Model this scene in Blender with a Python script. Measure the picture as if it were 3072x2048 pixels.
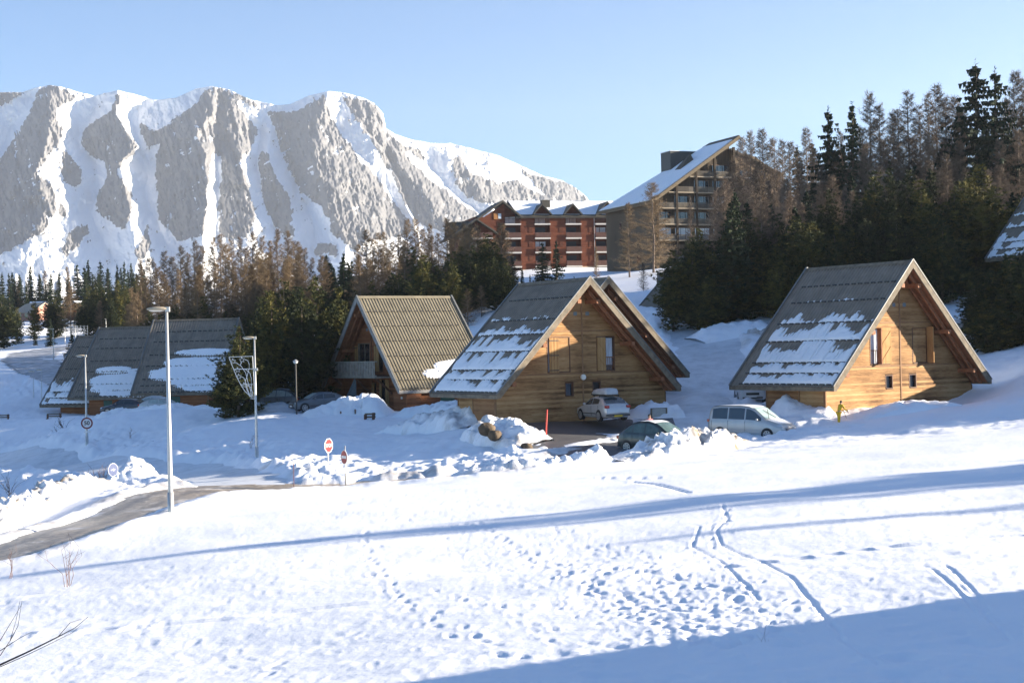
import bpy, bmesh, math, random
import numpy as np
from mathutils import Vector, Matrix
R = math.radians
SC = bpy.context.scene
for _o in list(bpy.data.objects): bpy.data.objects.remove(_o)
COL = SC.collection

# ------------------------------------------------------------------ camera
F, VH, RO = 1536.0, 348.3, R(1.3)
PT = math.atan((VH - 341) / F)
_f = np.array([0, math.cos(PT), math.sin(PT)]); _u0 = np.array([0, -math.sin(PT), math.cos(PT)]); _r0 = np.array([1., 0, 0])
_r = _r0 * math.cos(RO) - _u0 * math.sin(RO); _u = _r0 * math.sin(RO) + _u0 * math.cos(RO)
cam = bpy.data.objects.new('camera', bpy.data.cameras.new('camera')); COL.objects.link(cam)
M = Matrix((( _r[0], _u[0], -_f[0], 0), (_r[1], _u[1], -_f[1], 0), (_r[2], _u[2], -_f[2], 0), (0, 0, 0, 1)))
cam.matrix_world = M
cam.data.sensor_width = 36; cam.data.lens = 36 * F / 1024; cam.data.clip_start = .5; cam.data.clip_end = 20000
SC.camera = cam
SC.render.resolution_x, SC.render.resolution_y = 1024, 682

def P(a, b, Y):
    "world point seen at photo pixel (a,b) whose distance along +Y is Y"
    v = _f + _r * (a - 512) / F - _u * (b - 341) / F
    return v * (Y / v[1])

# ------------------------------------------------------------------ light
SUN_EL, SUN_AZ = R(14.3), R(4)      # azimuth: degrees behind +X
w = bpy.data.worlds.new('World'); SC.world = w; w.use_nodes = True
nt = w.node_tree; nt.nodes.clear()
sky = nt.nodes.new('ShaderNodeTexSky'); sky.sky_type = 'NISHITA'; sky.sun_disc = False
sky.sun_elevation = SUN_EL; sky.sun_rotation = R(90) - SUN_AZ
sky.air_density = 1.0; sky.dust_density = .1; sky.ozone_density = 4.5; sky.altitude = 1500
bg = nt.nodes.new('ShaderNodeBackground'); bg.inputs[1].default_value = .054
wo = nt.nodes.new('ShaderNodeOutputWorld')
nt.links.new(sky.outputs[0], bg.inputs[0]); nt.links.new(bg.outputs[0], wo.inputs[0])
sun = bpy.data.objects.new('sun', bpy.data.lights.new('sun', 'SUN')); COL.objects.link(sun)
sun.data.energy = 5.0; sun.data.angle = R(.5); sun.data.color = (1, .87, .70)
sd = Vector((math.cos(SUN_EL) * math.cos(SUN_AZ), math.cos(SUN_EL) * math.sin(SUN_AZ), math.sin(SUN_EL)))
sun.rotation_euler = sd.to_track_quat('Z', 'Y').to_euler()
SC.view_settings.view_transform = 'Standard'; SC.view_settings.look = 'None'
SC.view_settings.exposure = 2.1; SC.view_settings.gamma = 1

# ------------------------------------------------------------------ helpers
rnd = random.Random(7)
def tag(o, label=None, cat=None, group=None, kind=None):
    if label: o['label'] = label
    if cat: o['category'] = cat
    if group: o['group'] = group
    if kind: o['kind'] = kind
    return o
def empty(name, loc=(0, 0, 0), rz=0, label=None, cat=None, group=None):
    o = bpy.data.objects.new(name, None); COL.objects.link(o); o.location = loc; o.rotation_euler = (0, 0, rz)
    o.empty_display_size = .3
    return tag(o, label, cat, group)
def mesh_obj(name, v, f, mat, parent=None, smooth=False, attrs=None):
    """v (n,3); f: list of tuples, or an int array (m,3|4)"""
    me = bpy.data.meshes.new(name)
    v = np.asarray(v, dtype=np.float32).reshape(-1, 3)
    if isinstance(f, np.ndarray):
        n, k = f.shape
        me.vertices.add(len(v)); me.vertices.foreach_set('co', v.ravel())
        me.loops.add(n * k); me.loops.foreach_set('vertex_index', f.astype(np.int32).ravel())
        me.polygons.add(n); me.polygons.foreach_set('loop_start', np.arange(0, n * k, k, dtype=np.int32))
        me.polygons.foreach_set('loop_total', np.full(n, k, dtype=np.int32))
        me.update(calc_edges=True)
    else:
        me.from_pydata([tuple(map(float, p)) for p in v], [], f); me.update()
    if smooth: me.polygons.foreach_set('use_smooth', np.ones(len(me.polygons), dtype=bool))
    if attrs:
        for kx, a in attrs.items():
            at = me.attributes.new(kx, 'FLOAT', 'POINT'); at.data.foreach_set('value', np.asarray(a, dtype=np.float32).ravel())
    me.materials.append(mat)
    o = bpy.data.objects.new(name, me); COL.objects.link(o)
    if parent: o.parent = parent
    return o
class MB:
    def __init__(s): s.v = []; s.f = []
    def add(s, vs, fs):
        n = len(s.v); s.v.extend([tuple(p) for p in vs]); s.f.extend([tuple(i + n for i in q) for q in fs]); return s
    def quad(s, a, b, c, d): return s.add([a, b, c, d], [(0, 1, 2, 3)])
    def box(s, x0, y0, z0, x1, y1, z1):
        x0, x1 = min(x0, x1), max(x0, x1); y0, y1 = min(y0, y1), max(y0, y1); z0, z1 = min(z0, z1), max(z0, z1)
        v = [(x0, y0, z0), (x1, y0, z0), (x1, y1, z0), (x0, y1, z0), (x0, y0, z1), (x1, y0, z1), (x1, y1, z1), (x0, y1, z1)]
        return s.add(v, [(0, 3, 2, 1), (4, 5, 6, 7), (0, 1, 5, 4), (1, 2, 6, 5), (2, 3, 7, 6), (3, 0, 4, 7)])
    def bar(s, a, b, w, h=None, up=(0, 0, 1)):
        "rectangular bar from a to b, w wide, h high"
        h = h or w; a = Vector(a); b = Vector(b); d = (b - a).normalized(); up = Vector(up)
        sx = d.cross(up)
        if sx.length < 1e-4: sx = d.cross(Vector((1, 0, 0)))
        sx.normalize(); sz = sx.cross(d); sx *= w / 2; sz *= h / 2
        v = [a - sx - sz, a + sx - sz, a + sx + sz, a - sx + sz, b - sx - sz, b + sx - sz, b + sx + sz, b - sx + sz]
        return s.add(v, [(0, 1, 2, 3), (7, 6, 5, 4), (0, 4, 5, 1), (1, 5, 6, 2), (2, 6, 7, 3), (3, 7, 4, 0)])
    def tube(s, pts, rad, n=8, caps=True):
        pts = [Vector(p) for p in pts]; rr = rad if hasattr(rad, '__len__') else [rad] * len(pts)
        base = len(s.v); prev = None
        for i, p in enumerate(pts):
            d = (pts[min(i + 1, len(pts) - 1)] - pts[max(i - 1, 0)]).normalized()
            ref = prev if prev is not None else (Vector((0, 0, 1)) if abs(d.z) < .9 else Vector((1, 0, 0)))
            a = d.cross(ref); 
            if a.length < 1e-5: a = d.orthogonal()
            a.normalize(); bb = d.cross(a); prev = a.cross(d) if False else ref
            for k in range(n):
                t = 2 * math.pi * k / n; q = p + (a * math.cos(t) + bb * math.sin(t)) * rr[i]; s.v.append(tuple(q))
        for i in range(len(pts) - 1):
            for k in range(n):
                k2 = (k + 1) % n; s.f.append((base + i * n + k, base + i * n + k2, base + (i + 1) * n + k2, base + (i + 1) * n + k))
        if caps:
            s.f.append(tuple(base + k for k in range(n))[::-1]); e = base + (len(pts) - 1) * n; s.f.append(tuple(e + k for k in range(n)))
        return s
    def prism(s, poly, y0, y1, ax='y'):
        "extrude an (x,z) polygon from y0 to y1"
        n = len(poly)
        mk = (lambda p, y: (p[0], y, p[1])) if ax == 'y' else ((lambda p, y: (y, p[0], p[1])) if ax == 'x' else (lambda p, y: (p[0], p[1], y)))
        v = [mk(p, y0) for p in poly] + [mk(p, y1) for p in poly]
        return s.add(v, [tuple(range(n)), tuple(range(2 * n - 1, n - 1, -1))] + [(i, i + n, (i + 1) % n + n, (i + 1) % n) for i in range(n)])
    def disc(s, c, r, y0, y1, n=20):
        return s.prism([(c[0] + r * math.cos(2 * math.pi * k / n), c[1] + r * math.sin(2 * math.pi * k / n)) for k in range(n)], y0, y1)
    def build(s, name, mat, parent=None, smooth=False, bevel=0, tr=None):
        v = s.v if tr is None else [tr(p) for p in s.v]
        o = mesh_obj(name, v, s.f, mat, parent, smooth)
        bm = bmesh.new(); bm.from_mesh(o.data); bmesh.ops.recalc_face_normals(bm, faces=bm.faces); bm.to_mesh(o.data); bm.free()
        if bevel:
            m = o.modifiers.new('bevel', 'BEVEL'); m.width = bevel; m.segments = 2; m.limit_method = 'ANGLE'
        return o

# ---- numpy noise
def _hash(ix, iy, iz, seed):
    n = (ix.astype(np.int64) * 374761393 + iy.astype(np.int64) * 668265263 + iz.astype(np.int64) * 1274126177 + seed * 974711) & 0xffffffff
    n = ((n ^ (n >> 13)) * 1274126177) & 0xffffffff
    n = ((n ^ (n >> 16)) * 2246822519) & 0xffffffff
    return ((n ^ (n >> 15)) & 0xffffff) / float(0xffffff)
def vnoise(x, y, z=None, seed=0):
    x = np.asarray(x, float); y = np.asarray(y, float); z = np.zeros_like(x) if z is None else np.asarray(z, float)
    ix, iy, iz = np.floor(x), np.floor(y), np.floor(z); fx, fy, fz = x - ix, y - iy, z - iz
    fx, fy, fz = [t * t * t * (t * (t * 6 - 15) + 10) for t in (fx, fy, fz)]
    def h(a, b, c): return _hash(ix + a, iy + b, iz + c, seed)
    def pl(c):
        a = h(0, 0, c) * (1 - fx) + h(1, 0, c) * fx; b = h(0, 1, c) * (1 - fx) + h(1, 1, c) * fx
        return a * (1 - fy) + b * fy
    if not np.any(fz): return pl(0) * 2 - 1
    return (pl(0) * (1 - fz) + pl(1) * fz) * 2 - 1
def fbm(x, y, z=None, oct=4, seed=0, gain=.5):
    a = 1.; t = 0; s = 0
    for k in range(oct):
        m = 2.03 ** k
        t = t + a * vnoise(np.asarray(x) * m + 17.3 * k, np.asarray(y) * m - 9.1 * k, None if z is None else np.asarray(z) * m, seed + k); s += a; a *= gain
    return t / s
def worley(x, y, z, seed=0):
    ix, iy, iz = np.floor(x), np.floor(y), np.floor(z); best = np.full(np.shape(x), 9.)
    for a in (-1, 0, 1):
        for b in (-1, 0, 1):
            for c in (-1, 0, 1):
                cx, cy, cz = ix + a, iy + b, iz + c
                px = cx + _hash(cx, cy, cz, seed); py = cy + _hash(cx, cy, cz, seed + 5); pz = cz + _hash(cx, cy, cz, seed + 11)
                best = np.minimum(best, (px - x) ** 2 + (py - y) ** 2 + (pz - z) ** 2)
    return np.sqrt(best)
def sstep(a, b, x):
    t = np.clip((np.asarray(x, float) - a) / (b - a), 0, 1); return t * t * (3 - 2 * t)
def inpoly(x, y, poly):
    x = np.asarray(x, float); y = np.asarray(y, float); ins = np.zeros(x.shape, bool); n = len(poly); j = n - 1
    for i in range(n):
        xi, yi = poly[i]; xj, yj = poly[j]
        c = ((yi > y) != (yj > y)) & (x < (xj - xi) * (y - yi) / ((yj - yi) + 1e-12) + xi); ins ^= c; j = i
    return ins
def dist_poly(x, y, pts):
    "distance to an open polyline"
    best = np.full(np.shape(x), 1e9)
    for (ax, ay), (bx, by) in zip(pts[:-1], pts[1:]):
        dx, dy = bx - ax, by - ay; L = dx * dx + dy * dy + 1e-12
        t = np.clip(((x - ax) * dx + (y - ay) * dy) / L, 0, 1)
        best = np.minimum(best, np.hypot(x - ax - t * dx, y - ay - t * dy))
    return best

# ------------------------------------------------------------------ materials
def newmat(name):
    m = bpy.data.materials.new(name); m.use_nodes = True; nt = m.node_tree; nt.nodes.clear()
    out = nt.nodes.new('ShaderNodeOutputMaterial'); b = nt.nodes.new('ShaderNodeBsdfPrincipled'); nt.links.new(b.outputs[0], out.inputs[0])
    return m, nt, b
class NT:
    def __init__(s, nt): s.nt = nt
    def n(s, t, **k):
        q = s.nt.nodes.new('ShaderNode' + t)
        for a, b in k.items():
            if a.startswith('i_'):
                key = a[2:]; key = int(key) if key.isdigit() else key
                if isinstance(b, bpy.types.NodeSocket): s.nt.links.new(b, q.inputs[key])
                else: q.inputs[key].default_value = b
            else: setattr(q, a, b)
        return q
    def l(s, a, b): s.nt.links.new(a, b)
    def math(s, op, a, b=0, c=None):
        q = s.nt.nodes.new('ShaderNodeMath'); q.operation = op
        for i, x in enumerate((a, b) if c is None else (a, b, c)):
            if isinstance(x, bpy.types.NodeSocket): s.nt.links.new(x, q.inputs[i])
            else: q.inputs[i].default_value = x
        return q.outputs[0]
    def mix(s, fac, a, b):
        q = s.nt.nodes.new('ShaderNodeMix'); q.data_type = 'RGBA'
        for i, x in ((0, fac), (6, a), (7, b)):
            if isinstance(x, bpy.types.NodeSocket): s.nt.links.new(x, q.inputs[i])
            else: q.inputs[i].default_value = (*x, 1) if isinstance(x, tuple) and len(x) == 3 else x
        return q.outputs[2]
    def ramp(s, fac, *st):
        q = s.nt.nodes.new('ShaderNodeValToRGB'); s.nt.links.new(fac, q.inputs[0]); e = q.color_ramp.elements
        while len(e) < len(st): e.new(.5)
        for i, (p, c) in enumerate(st): e[i].position = p; e[i].color = (*c, 1) if hasattr(c, '__len__') else (c, c, c, 1)
        return q.outputs[0]
def simple(name, col, rough=.6, var=.15, scale=4, bump=0, bscale=20, metal=0, spec=.5, stretch=(1, 1, 1), emit=None, trans=0, objvar=0):
    m, nt, b = newmat(name); N = NT(nt)
    tc = N.n('TexCoord'); mp = N.n('Mapping'); mp.inputs['Scale'].default_value = stretch; N.l(tc.outputs['Object'], mp.inputs[0])
    if var:
        nz = N.n('TexNoise', i_Scale=scale, i_Detail=5., i_Roughness=.6); N.l(mp.outputs[0], nz.inputs['Vector'])
        lo = tuple(c * (1 - var) for c in col); hi = tuple(min(1, c * (1 + var)) for c in col)
        c = N.ramp(nz.outputs['Fac'], (.3, lo), (.7, hi))
        if objvar:
            oi = N.n('ObjectInfo'); hs = N.n('HueSaturation'); N.l(c, hs.inputs['Color'])
            N.l(N.math('MULTIPLY_ADD', oi.outputs['Random'], objvar * 2, 1 - objvar), hs.inputs['Value'])
            N.l(N.math('MULTIPLY_ADD', oi.outputs['Random'], .04, .48), hs.inputs['Hue']); c = hs.outputs[0]
        N.l(c, b.inputs['Base Color'])
    else: b.inputs['Base Color'].default_value = (*col, 1)
    b.inputs['Roughness'].default_value = rough; b.inputs['Metallic'].default_value = metal
    b.inputs['Specular IOR Level'].default_value = spec
    if trans: b.inputs['Transmission Weight'].default_value = trans
    if emit: b.inputs['Emission Color'].default_value = (*emit, 1); b.inputs['Emission Strength'].default_value = 1
    if bump:
        nz = N.n('TexNoise', i_Scale=bscale, i_Detail=4.); N.l(mp.outputs[0], nz.inputs['Vector'])
        bp = N.n('Bump', i_Strength=bump, i_Distance=.05); N.l(nz.outputs['Fac'], bp.inputs['Height']); N.l(bp.outputs[0], b.inputs['Normal'])
    return m
def snow_mat(name, dirt_attr=False, bscale=6, bump=.5, rock=False):
    m, nt, b = newmat(name); N = NT(nt)
    tc = N.n('TexCoord')
    n1 = N.n('TexNoise', i_Scale=.35, i_Detail=6.); N.l(tc.outputs['Object'], n1.inputs['Vector'])
    c = N.ramp(n1.outputs['Fac'], (.3, (.84, .87, .91)), (.7, (.9, .915, .94)))
    if dirt_attr:
        at = N.n('Attribute', attribute_name='dirt'); n2 = N.n('TexNoise', i_Scale=2.2, i_Detail=8., i_Roughness=.7); N.l(tc.outputs['Object'], n2.inputs['Vector'])
        f = N.math('MULTIPLY', at.outputs['Fac'], N.math('MULTIPLY_ADD', n2.outputs['Fac'], 2.4, -.35)); f = N.math('MINIMUM', N.math('MAXIMUM', f, 0), 1)
        n3 = N.n('TexNoise', i_Scale=5., i_Detail=5.); N.l(tc.outputs['Object'], n3.inputs['Vector'])
        dc = N.ramp(n3.outputs['Fac'], (.35, (.12, .085, .05)), (.7, (.36, .29, .2)))
        c = N.mix(f, c, dc)
    N.l(c, b.inputs['Base Color']); b.inputs['Roughness'].default_value = .7; b.inputs['Specular IOR Level'].default_value = .25
    nz = N.n('TexNoise', i_Scale=bscale, i_Detail=7., i_Roughness=.65); N.l(tc.outputs['Object'], nz.inputs['Vector'])
    bp = N.n('Bump', i_Strength=bump, i_Distance=.05); N.l(nz.outputs['Fac'], bp.inputs['Height']); N.l(bp.outputs[0], b.inputs['Normal'])
    return m
M_SNOW = snow_mat('snow', True, 6, .28); M_HEAP = snow_mat('heap_snow', True, 9, .9); M_RSNOW = snow_mat('roof_snow', False, 12, .8)
# ------------------------------------------------------------------ ground heights
CP = [  # (u, v, Y) seen ground points
 (0,682,30),(250,682,27.5),(512,682,25),(780,682,23),(1024,682,21.2),(1024,598,27.5),
 (0,600,41),(0,560,51.5),(171,515,59),(200,495,66.5),(232,482,74.5),(150,490,68),(100,520,59),(40,537,55),
 (0,530,64),(0,500,86),(60,492,84),(130,485,79),(0,475,106),
 (0,458,124),(87,462,115),(180,470,95),(240,474,83),(87,446,117),(0,440,140),(270,470,80),
 (257,461,90),(257,435,104),(257,412,118),(200,430,108),(100,440,120),(100,419,124),(150,418,122),(200,418,120),
 (55,417,148),(130,415,145),(200,412,143),(0,400,170),(30,380,195),(40,360,218),(0,345,262),(60,350,235),(100,345,240),
 (345,484,72),(329,472,77),(300,460,86),(300,440,96),(400,450,87),(400,470,76.5),(450,430,95),(370,430,102),(380,413,114),(440,404,119),(320,404,128),
 (280,480,75),(480,474,70),(560,464,73),(500,450,82),(460,455,82),(620,460,73),
 (625,456,77),(720,440,86),(606,423.6,91),(560,432,87),(496,421,91),(665,412,95),(690,425,91),(540,440,82),
 (760,440,80),(800,433,82),(839,424,86),(826,412.5,89),(870,418,86),(850,433,79),(900,425,80),(1024,413,80),
 (680,410,94),(700,390,101),(700,365,115),(750,402.5,101),(740,405,98),(758,401,105),(735,398,104),(740,330,126),(690,340,124),(975,392,95),(930,407,89),(1024,375,92),(1024,352,101),(1000,340,112),
 (620,300,200),(600,272,272),(660,268,268),(700,262,258),(560,267,292),(470,315,152),(440,320,160),
 (300,338,185),(200,345,190),(250,350,172),(370,345,165),(40,320,335),(150,322,300),(100,330,280),
]
W3 = [P(*c) for c in CP]
W3 += [np.array(p, float) for p in [
 (12,60,-4.65),(20,50,-4.15),(24,65,-3.9),(0,58,-5.45),(-10,45,-6.0),(0,40,-5.4),(8,40,-4.9),(-6,68,-5.85),(5,68,-5.3),(14,74,-4.95),
 (0,15,-5.4),(10,15,-4.9),(-10,15,-6),(0,5,-5.3),(30,30,-3.4),(60,40,-1),(40,60,-2.6),(60,75,-1.2),(90,60,.2),(-30,30,-7.4),(-60,40,-9.5),(-60,90,-10),(-40,60,-8.3),
 (40,95,.8),(55,115,2.5),(50,150,6.5),(70,130,4.5),(70,180,10),(50,200,12),(90,100,3),(110,180,13),(140,120,8),(100,250,26),(60,250,17),(40,235,13.5),(35,180,8),(22,150,4.5),(30,130,3.2),(12,140,3),
 (20,290,14.7),(0,290,14.5),(-20,280,10),(20,330,17),(60,330,24),(-60,260,5),(-30,240,6),(-70,300,8),(-110,300,6),(-40,360,14),(10,380,22),(-80,200,-1),(-90,150,-5),(-140,220,0),
 (-100,400,10),(-200,350,6),(-150,500,14),(0,550,32),(150,400,45),(-250,200,-2),(-200,100,-8),(-300,600,15),(200,200,22),(250,80,14),(100,20,2),(150,0,4),(-100,0,-12),(0,-20,-5),
 (-6,125,-3.9),(-20,140,-5.2),(-30,150,-5.35),(-38,160,-5.6),(-15,130,-4.9),(9,100,-4.2),(15,96,-4.1),(28,92,-3.9),(27,98,-2.6),(20,98,-3.8)]]
W3 = np.array(W3)
def _tps_fit(p, lam=2e-1):
    n = len(p); S = 40.
    X = p[:, :2] / S
    d2 = ((X[:, None] - X[None]) ** 2).sum(-1); K = .5 * d2 * np.log(d2 + 1e-12)
    A = np.zeros((n + 3, n + 3)); A[:n, :n] = K + lam * 1e-2 * np.eye(n); A[:n, n] = 1; A[:n, n + 1:] = X; A[n, :n] = 1; A[n + 1:, :n] = X.T
    b = np.zeros(n + 3); b[:n] = p[:, 2]
    return X, np.linalg.solve(A, b), S
_X, _W, _S = _tps_fit(W3)
def base_h(x, y):
    x = np.asarray(x, float); y = np.asarray(y, float); sh = x.shape
    q = np.stack([np.clip(x, -400, 300).ravel(), np.clip(y, -30, 650).ravel()], 1) / _S; out = np.empty(len(q))
    for i in range(0, len(q), 20000):
        c = q[i:i + 20000]; d2 = ((c[:, None] - _X[None]) ** 2).sum(-1)
        out[i:i + 20000] = (.5 * d2 * np.log(d2 + 1e-12)) @ _W[:len(_X)] + _W[-3] + c @ _W[-2:]
    out = out.reshape(sh)
    far = sstep(450, 1500, y)
    return out * (1 - far) + (22 + 18 * fbm(x / 600, y / 600, seed=4)) * far
# roads and the parking lot as world polygons / centre lines
def gp(a, b, Ymax=260, Ymin=14):
    "ground point seen at pixel (a,b): walk along the ray until it meets the ground"
    ys = np.concatenate([np.arange(Ymin, 130, .5), np.arange(130, Ymax, 1.)])
    v = _f + _r * (a - 512) / F - _u * (b - 341) / F
    pts = v[None] * (ys / v[1])[:, None]; h = base_h(pts[:, 0], pts[:, 1]); k = np.argmax(pts[:, 2] < h)
    if k == 0: k = len(ys) - 1
    a0, a1 = pts[k - 1][2] - h[k - 1], pts[k][2] - h[k]; t = a0 / (a0 - a1 + 1e-9)
    return pts[k - 1] * (1 - t) + pts[k] * t
def gps(l, **k): return [tuple(gp(*p, **k)[:2]) for p in l]
ROAD_LOW = [(-78, 152), (-50, 133)] + gps([(0, 458), (45, 460), (87, 463), (135, 467), (180, 471), (215, 475), (240, 480), (252, 486)])
ROAD_NEAR = [(-60, 42)] + gps([(0, 551), (50, 536), (100, 519), (140, 505), (165, 494), (195, 486), (240, 486)])
ROAD_DRIVE = gps([(195, 487), (250, 488), (300, 486), (360, 483), (430, 477), (500, 470), (560, 461), (600, 455), (640, 447), (690, 437)])
ROAD_UP = gps([(690, 437), (700, 425), (690, 405), (700, 385), (712, 365)]) + [(15.5, 122), (16, 135)]
LOT = [tuple(P(a, b, Y)[:2]) for a, b, Y in [(496, 424, 90.5), (560, 424, 93), (640, 420, 95), (655, 420, 94.5), (664, 425, 91.5), (655, 432, 88), (640, 441, 84), (625, 462, 75), (580, 462, 74.5), (545, 449, 79), (530, 436, 85)]]
ROAD_FAR = gps([(0, 338), (60, 341), (110, 344)]) ; ROAD_LOOP = gps([(95, 346), (60, 348), (35, 352), (28, 359), (40, 367), (62, 374), (80, 381)])
def halfw(p, w):   # signed distance (negative inside)
    return lambda x, y: dist_poly(x, y, p) - w
RD = dict(low=(ROAD_LOW, 2.3), near=(ROAD_NEAR, 1.8), drive=(ROAD_DRIVE, 2.1), up=(ROAD_UP, 2.6), loop=(ROAD_LOOP, 3.2))
def road_sd(x, y):
    s = np.full(np.shape(x), 1e9)
    for p, wd in RD.values(): s = np.minimum(s, dist_poly(x, y, p) - wd)
    return s
def lot_sd(x, y):
    d = dist_poly(x, y, LOT + LOT[:1]); return np.where(inpoly(x, y, LOT), -d, d)
# ------------------------------------------------------------------ tracks in the snow
_rs = np.random.RandomState(3)
dents = []   # x, y, rx, ry, ang, depth
def trail(pts, step=.75, side=.14, d=.09, jit=.12, r=.17, n=None):
    w_ = [gp(*p)[:2] for p in pts]
    for a, b in zip(w_[:-1], w_[1:]):
        L = np.hypot(*(b - a)); ang = math.atan2(b[1] - a[1], b[0] - a[0]); k = max(1, int(L / step))
        for i in range(k):
            q = a + (b - a) * (i + .5) / k; sg = 1 if i % 2 else -1
            dents.append((q[0] - math.sin(ang) * side * sg + _rs.randn() * jit, q[1] + math.cos(ang) * side * sg + _rs.randn() * jit, r * (1.1 + .5 * _rs.rand()), r * .62, ang + _rs.randn() * .3, d * (.6 + .7 * _rs.rand())))
def patch(poly, n, r=.16, d=.08, ang=None):
    xs = [p[0] for p in poly]; ys = [p[1] for p in poly]; k = 0
    while k < n:
        a = _rs.uniform(min(xs), max(xs)); b = _rs.uniform(min(ys), max(ys))
        if not inpoly(np.array([a]), np.array([b]), poly)[0]: continue
        q = gp(a, b, 110); dents.append((q[0], q[1], r * (.7 + .9 * _rs.rand()), r * (.45 + .4 * _rs.rand()), (_rs.rand() * 3.14 if ang is None else ang + _rs.randn() * .35), d * (.4 + .9 * _rs.rand()))); k += 1
trail([(362,530),(370,552),(378,580),(400,600),(440,622),(500,650),(560,668)], .6, d=.10, r=.15)
trail([(440,588),(470,597),(500,612),(560,640),(600,662)], .55, d=.08, r=.13)
trail([(470,520),(500,538),(540,560),(600,590),(660,620),(720,645)], .5, d=.10)
trail([(560,540),(640,560),(700,585),(760,610)], .6, d=.08)
trail([(712,505),(720,530),(700,545),(722,568),(760,590),(800,615),(830,640)], .45, d=.09, side=.22, r=.12)
trail([(0,600),(60,612),(130,624),(220,660),(300,682)], .9, d=.06)
trail([(250,682),(320,640),(420,618),(500,600)], .9, d=.07)
trail([(40,660),(120,640),(240,600),(300,560),(360,545)], .9, d=.05)
trail([(840,588),(900,590),(960,612),(985,640)], .7, d=.05)
trail([(800,600),(812,620),(835,640),(870,665)], .4, d=.09)
patch([(400,505),(470,500),(600,535),(720,575),(800,620),(780,645),(640,650),(540,600),(460,560),(410,530)], 900, .095, .05, -.8)
patch([(560,560),(700,580),(800,625),(720,650),(620,620)], 420, .14, .08, -.9)
patch([(300,500),(470,487),(520,505),(420,520),(320,520)], 260, .13, .045)
patch([(0,580),(1024,480),(1024,682),(0,682)], 420, .16, .04)
patch([(560,650),(1024,600),(1024,682),(500,682)], 260, .3, .07, -.7)
patch([(0,560),(250,500),(500,490),(400,620),(0,640)], 200, .13, .04)
patch([(860,560),(1024,560),(1024,600),(860,600)], 30, .13, .04)
lines_ = []  # ski grooves
for l, w_, d_ in [([(20,636),(150,628),(300,611),(420,598),(522,588)],.07,.09),([(560,580),(660,573),(720,568),(800,558),(900,545),(1024,533)],.07,.10),
                  ([(722,505),(728,520),(716,532),(722,545),(760,560),(790,577),(815,605),(845,640),(880,665)],.05,.018),([(700,528),(692,546),(720,560),(745,585),(760,600)],.045,.016),
                  ([(960,588),(975,600),(985,615),(1010,640)],.05,.016),([(630,480),(665,487),(690,493)],.1,.05),([(600,477),(660,476)],.1,.04),([(930,570),(955,590),(975,612)],.05,.016),([(945,566),(970,590),(990,612)],.05,.016)]:
    lines_.append(([tuple(gp(*p)[:2]) for p in l], w_, d_))
# shallow tracks left by skis and the plough along the far field edge
_gs = 1.45 / F
s_in = np.arange(-.352, .3521, _gs)
s_out = np.concatenate([np.linspace(.36, 1, 40), np.linspace(1.05, 6, 45)])
S_ = np.concatenate([-s_out[::-1], s_in, s_out])
iy = 5.3 * F / np.arange(5.3 * F / 20.5, 5.3 * F / 62, -1.25)
Y_ = np.concatenate([np.linspace(4, 20.2, 22), iy, np.arange(62, 128, .3), np.arange(128.5, 180, .8), np.arange(181, 420, 2.5), np.linspace(425, 900, 40), np.linspace(930, 5000, 26)])
SS, YY = np.meshgrid(S_, Y_); XX = SS * (np.minimum(YY, 700) + 6)
H = base_h(XX, YY)
near = (YY < 130)
sl = np.s_[:np.searchsorted(Y_, 200)]
x, y = XX[sl], YY[sl]; h = H[sl]
rsd = road_sd(x, y); lsd = lot_sd(x, y)
rn = fbm(x / 1.3, y / 1.3, seed=8, oct=4)
# field relief: soft waves, wind ripples stretched along x, fine grain
field = 1 - sstep(66, 80, y)
h = h + .10 * fbm(x / 7, y / 5, seed=1, oct=2) + field * (.024 * fbm(x / 1.6, y / .8, seed=2, oct=3)) + field * (.013 * fbm(x / .35, y / .2, seed=5, oct=3)) * sstep(70, 30, y)
h = h + (1 - field) * (.17 * fbm(x / 2.6, y / 2.6, seed=3, oct=4) + .07 * fbm(x / .8, y / .8, seed=14, oct=3)) * sstep(-.3, 2.5, rsd) * sstep(0, 1.5, lsd)
# rough lumps on ploughed banks
bank = (1 - field) * sstep(.0, .6, rsd) * (1 - sstep(2, 7, rsd)) * sstep(.5, 1.5, lsd)
lump = (1 - np.clip(worley(x / .75, y / .75, h * 0 + 3.1, 2), 0, 1)) ** 1.5
h = h + bank * (.34 * lump + .1 * fbm(x / .5, y / .5, seed=9))
bump_zone = sstep(14, 5, np.hypot((x + 8), (y - 80) * 1.0)) * (1 - sstep(0, 1, -rsd))   # sunlit trampled bank right of the signs
h = h + bump_zone * .22 * fbm(x / .9, y / .9, seed=12, oct=3)
# ploughed edge ridges beside the near road
h = h + .22 * np.exp(-((rsd - .9) / .55) ** 2) * (.35 + .65 * np.clip(rn + .5, 0, 1)) * (y > 48)
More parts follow.
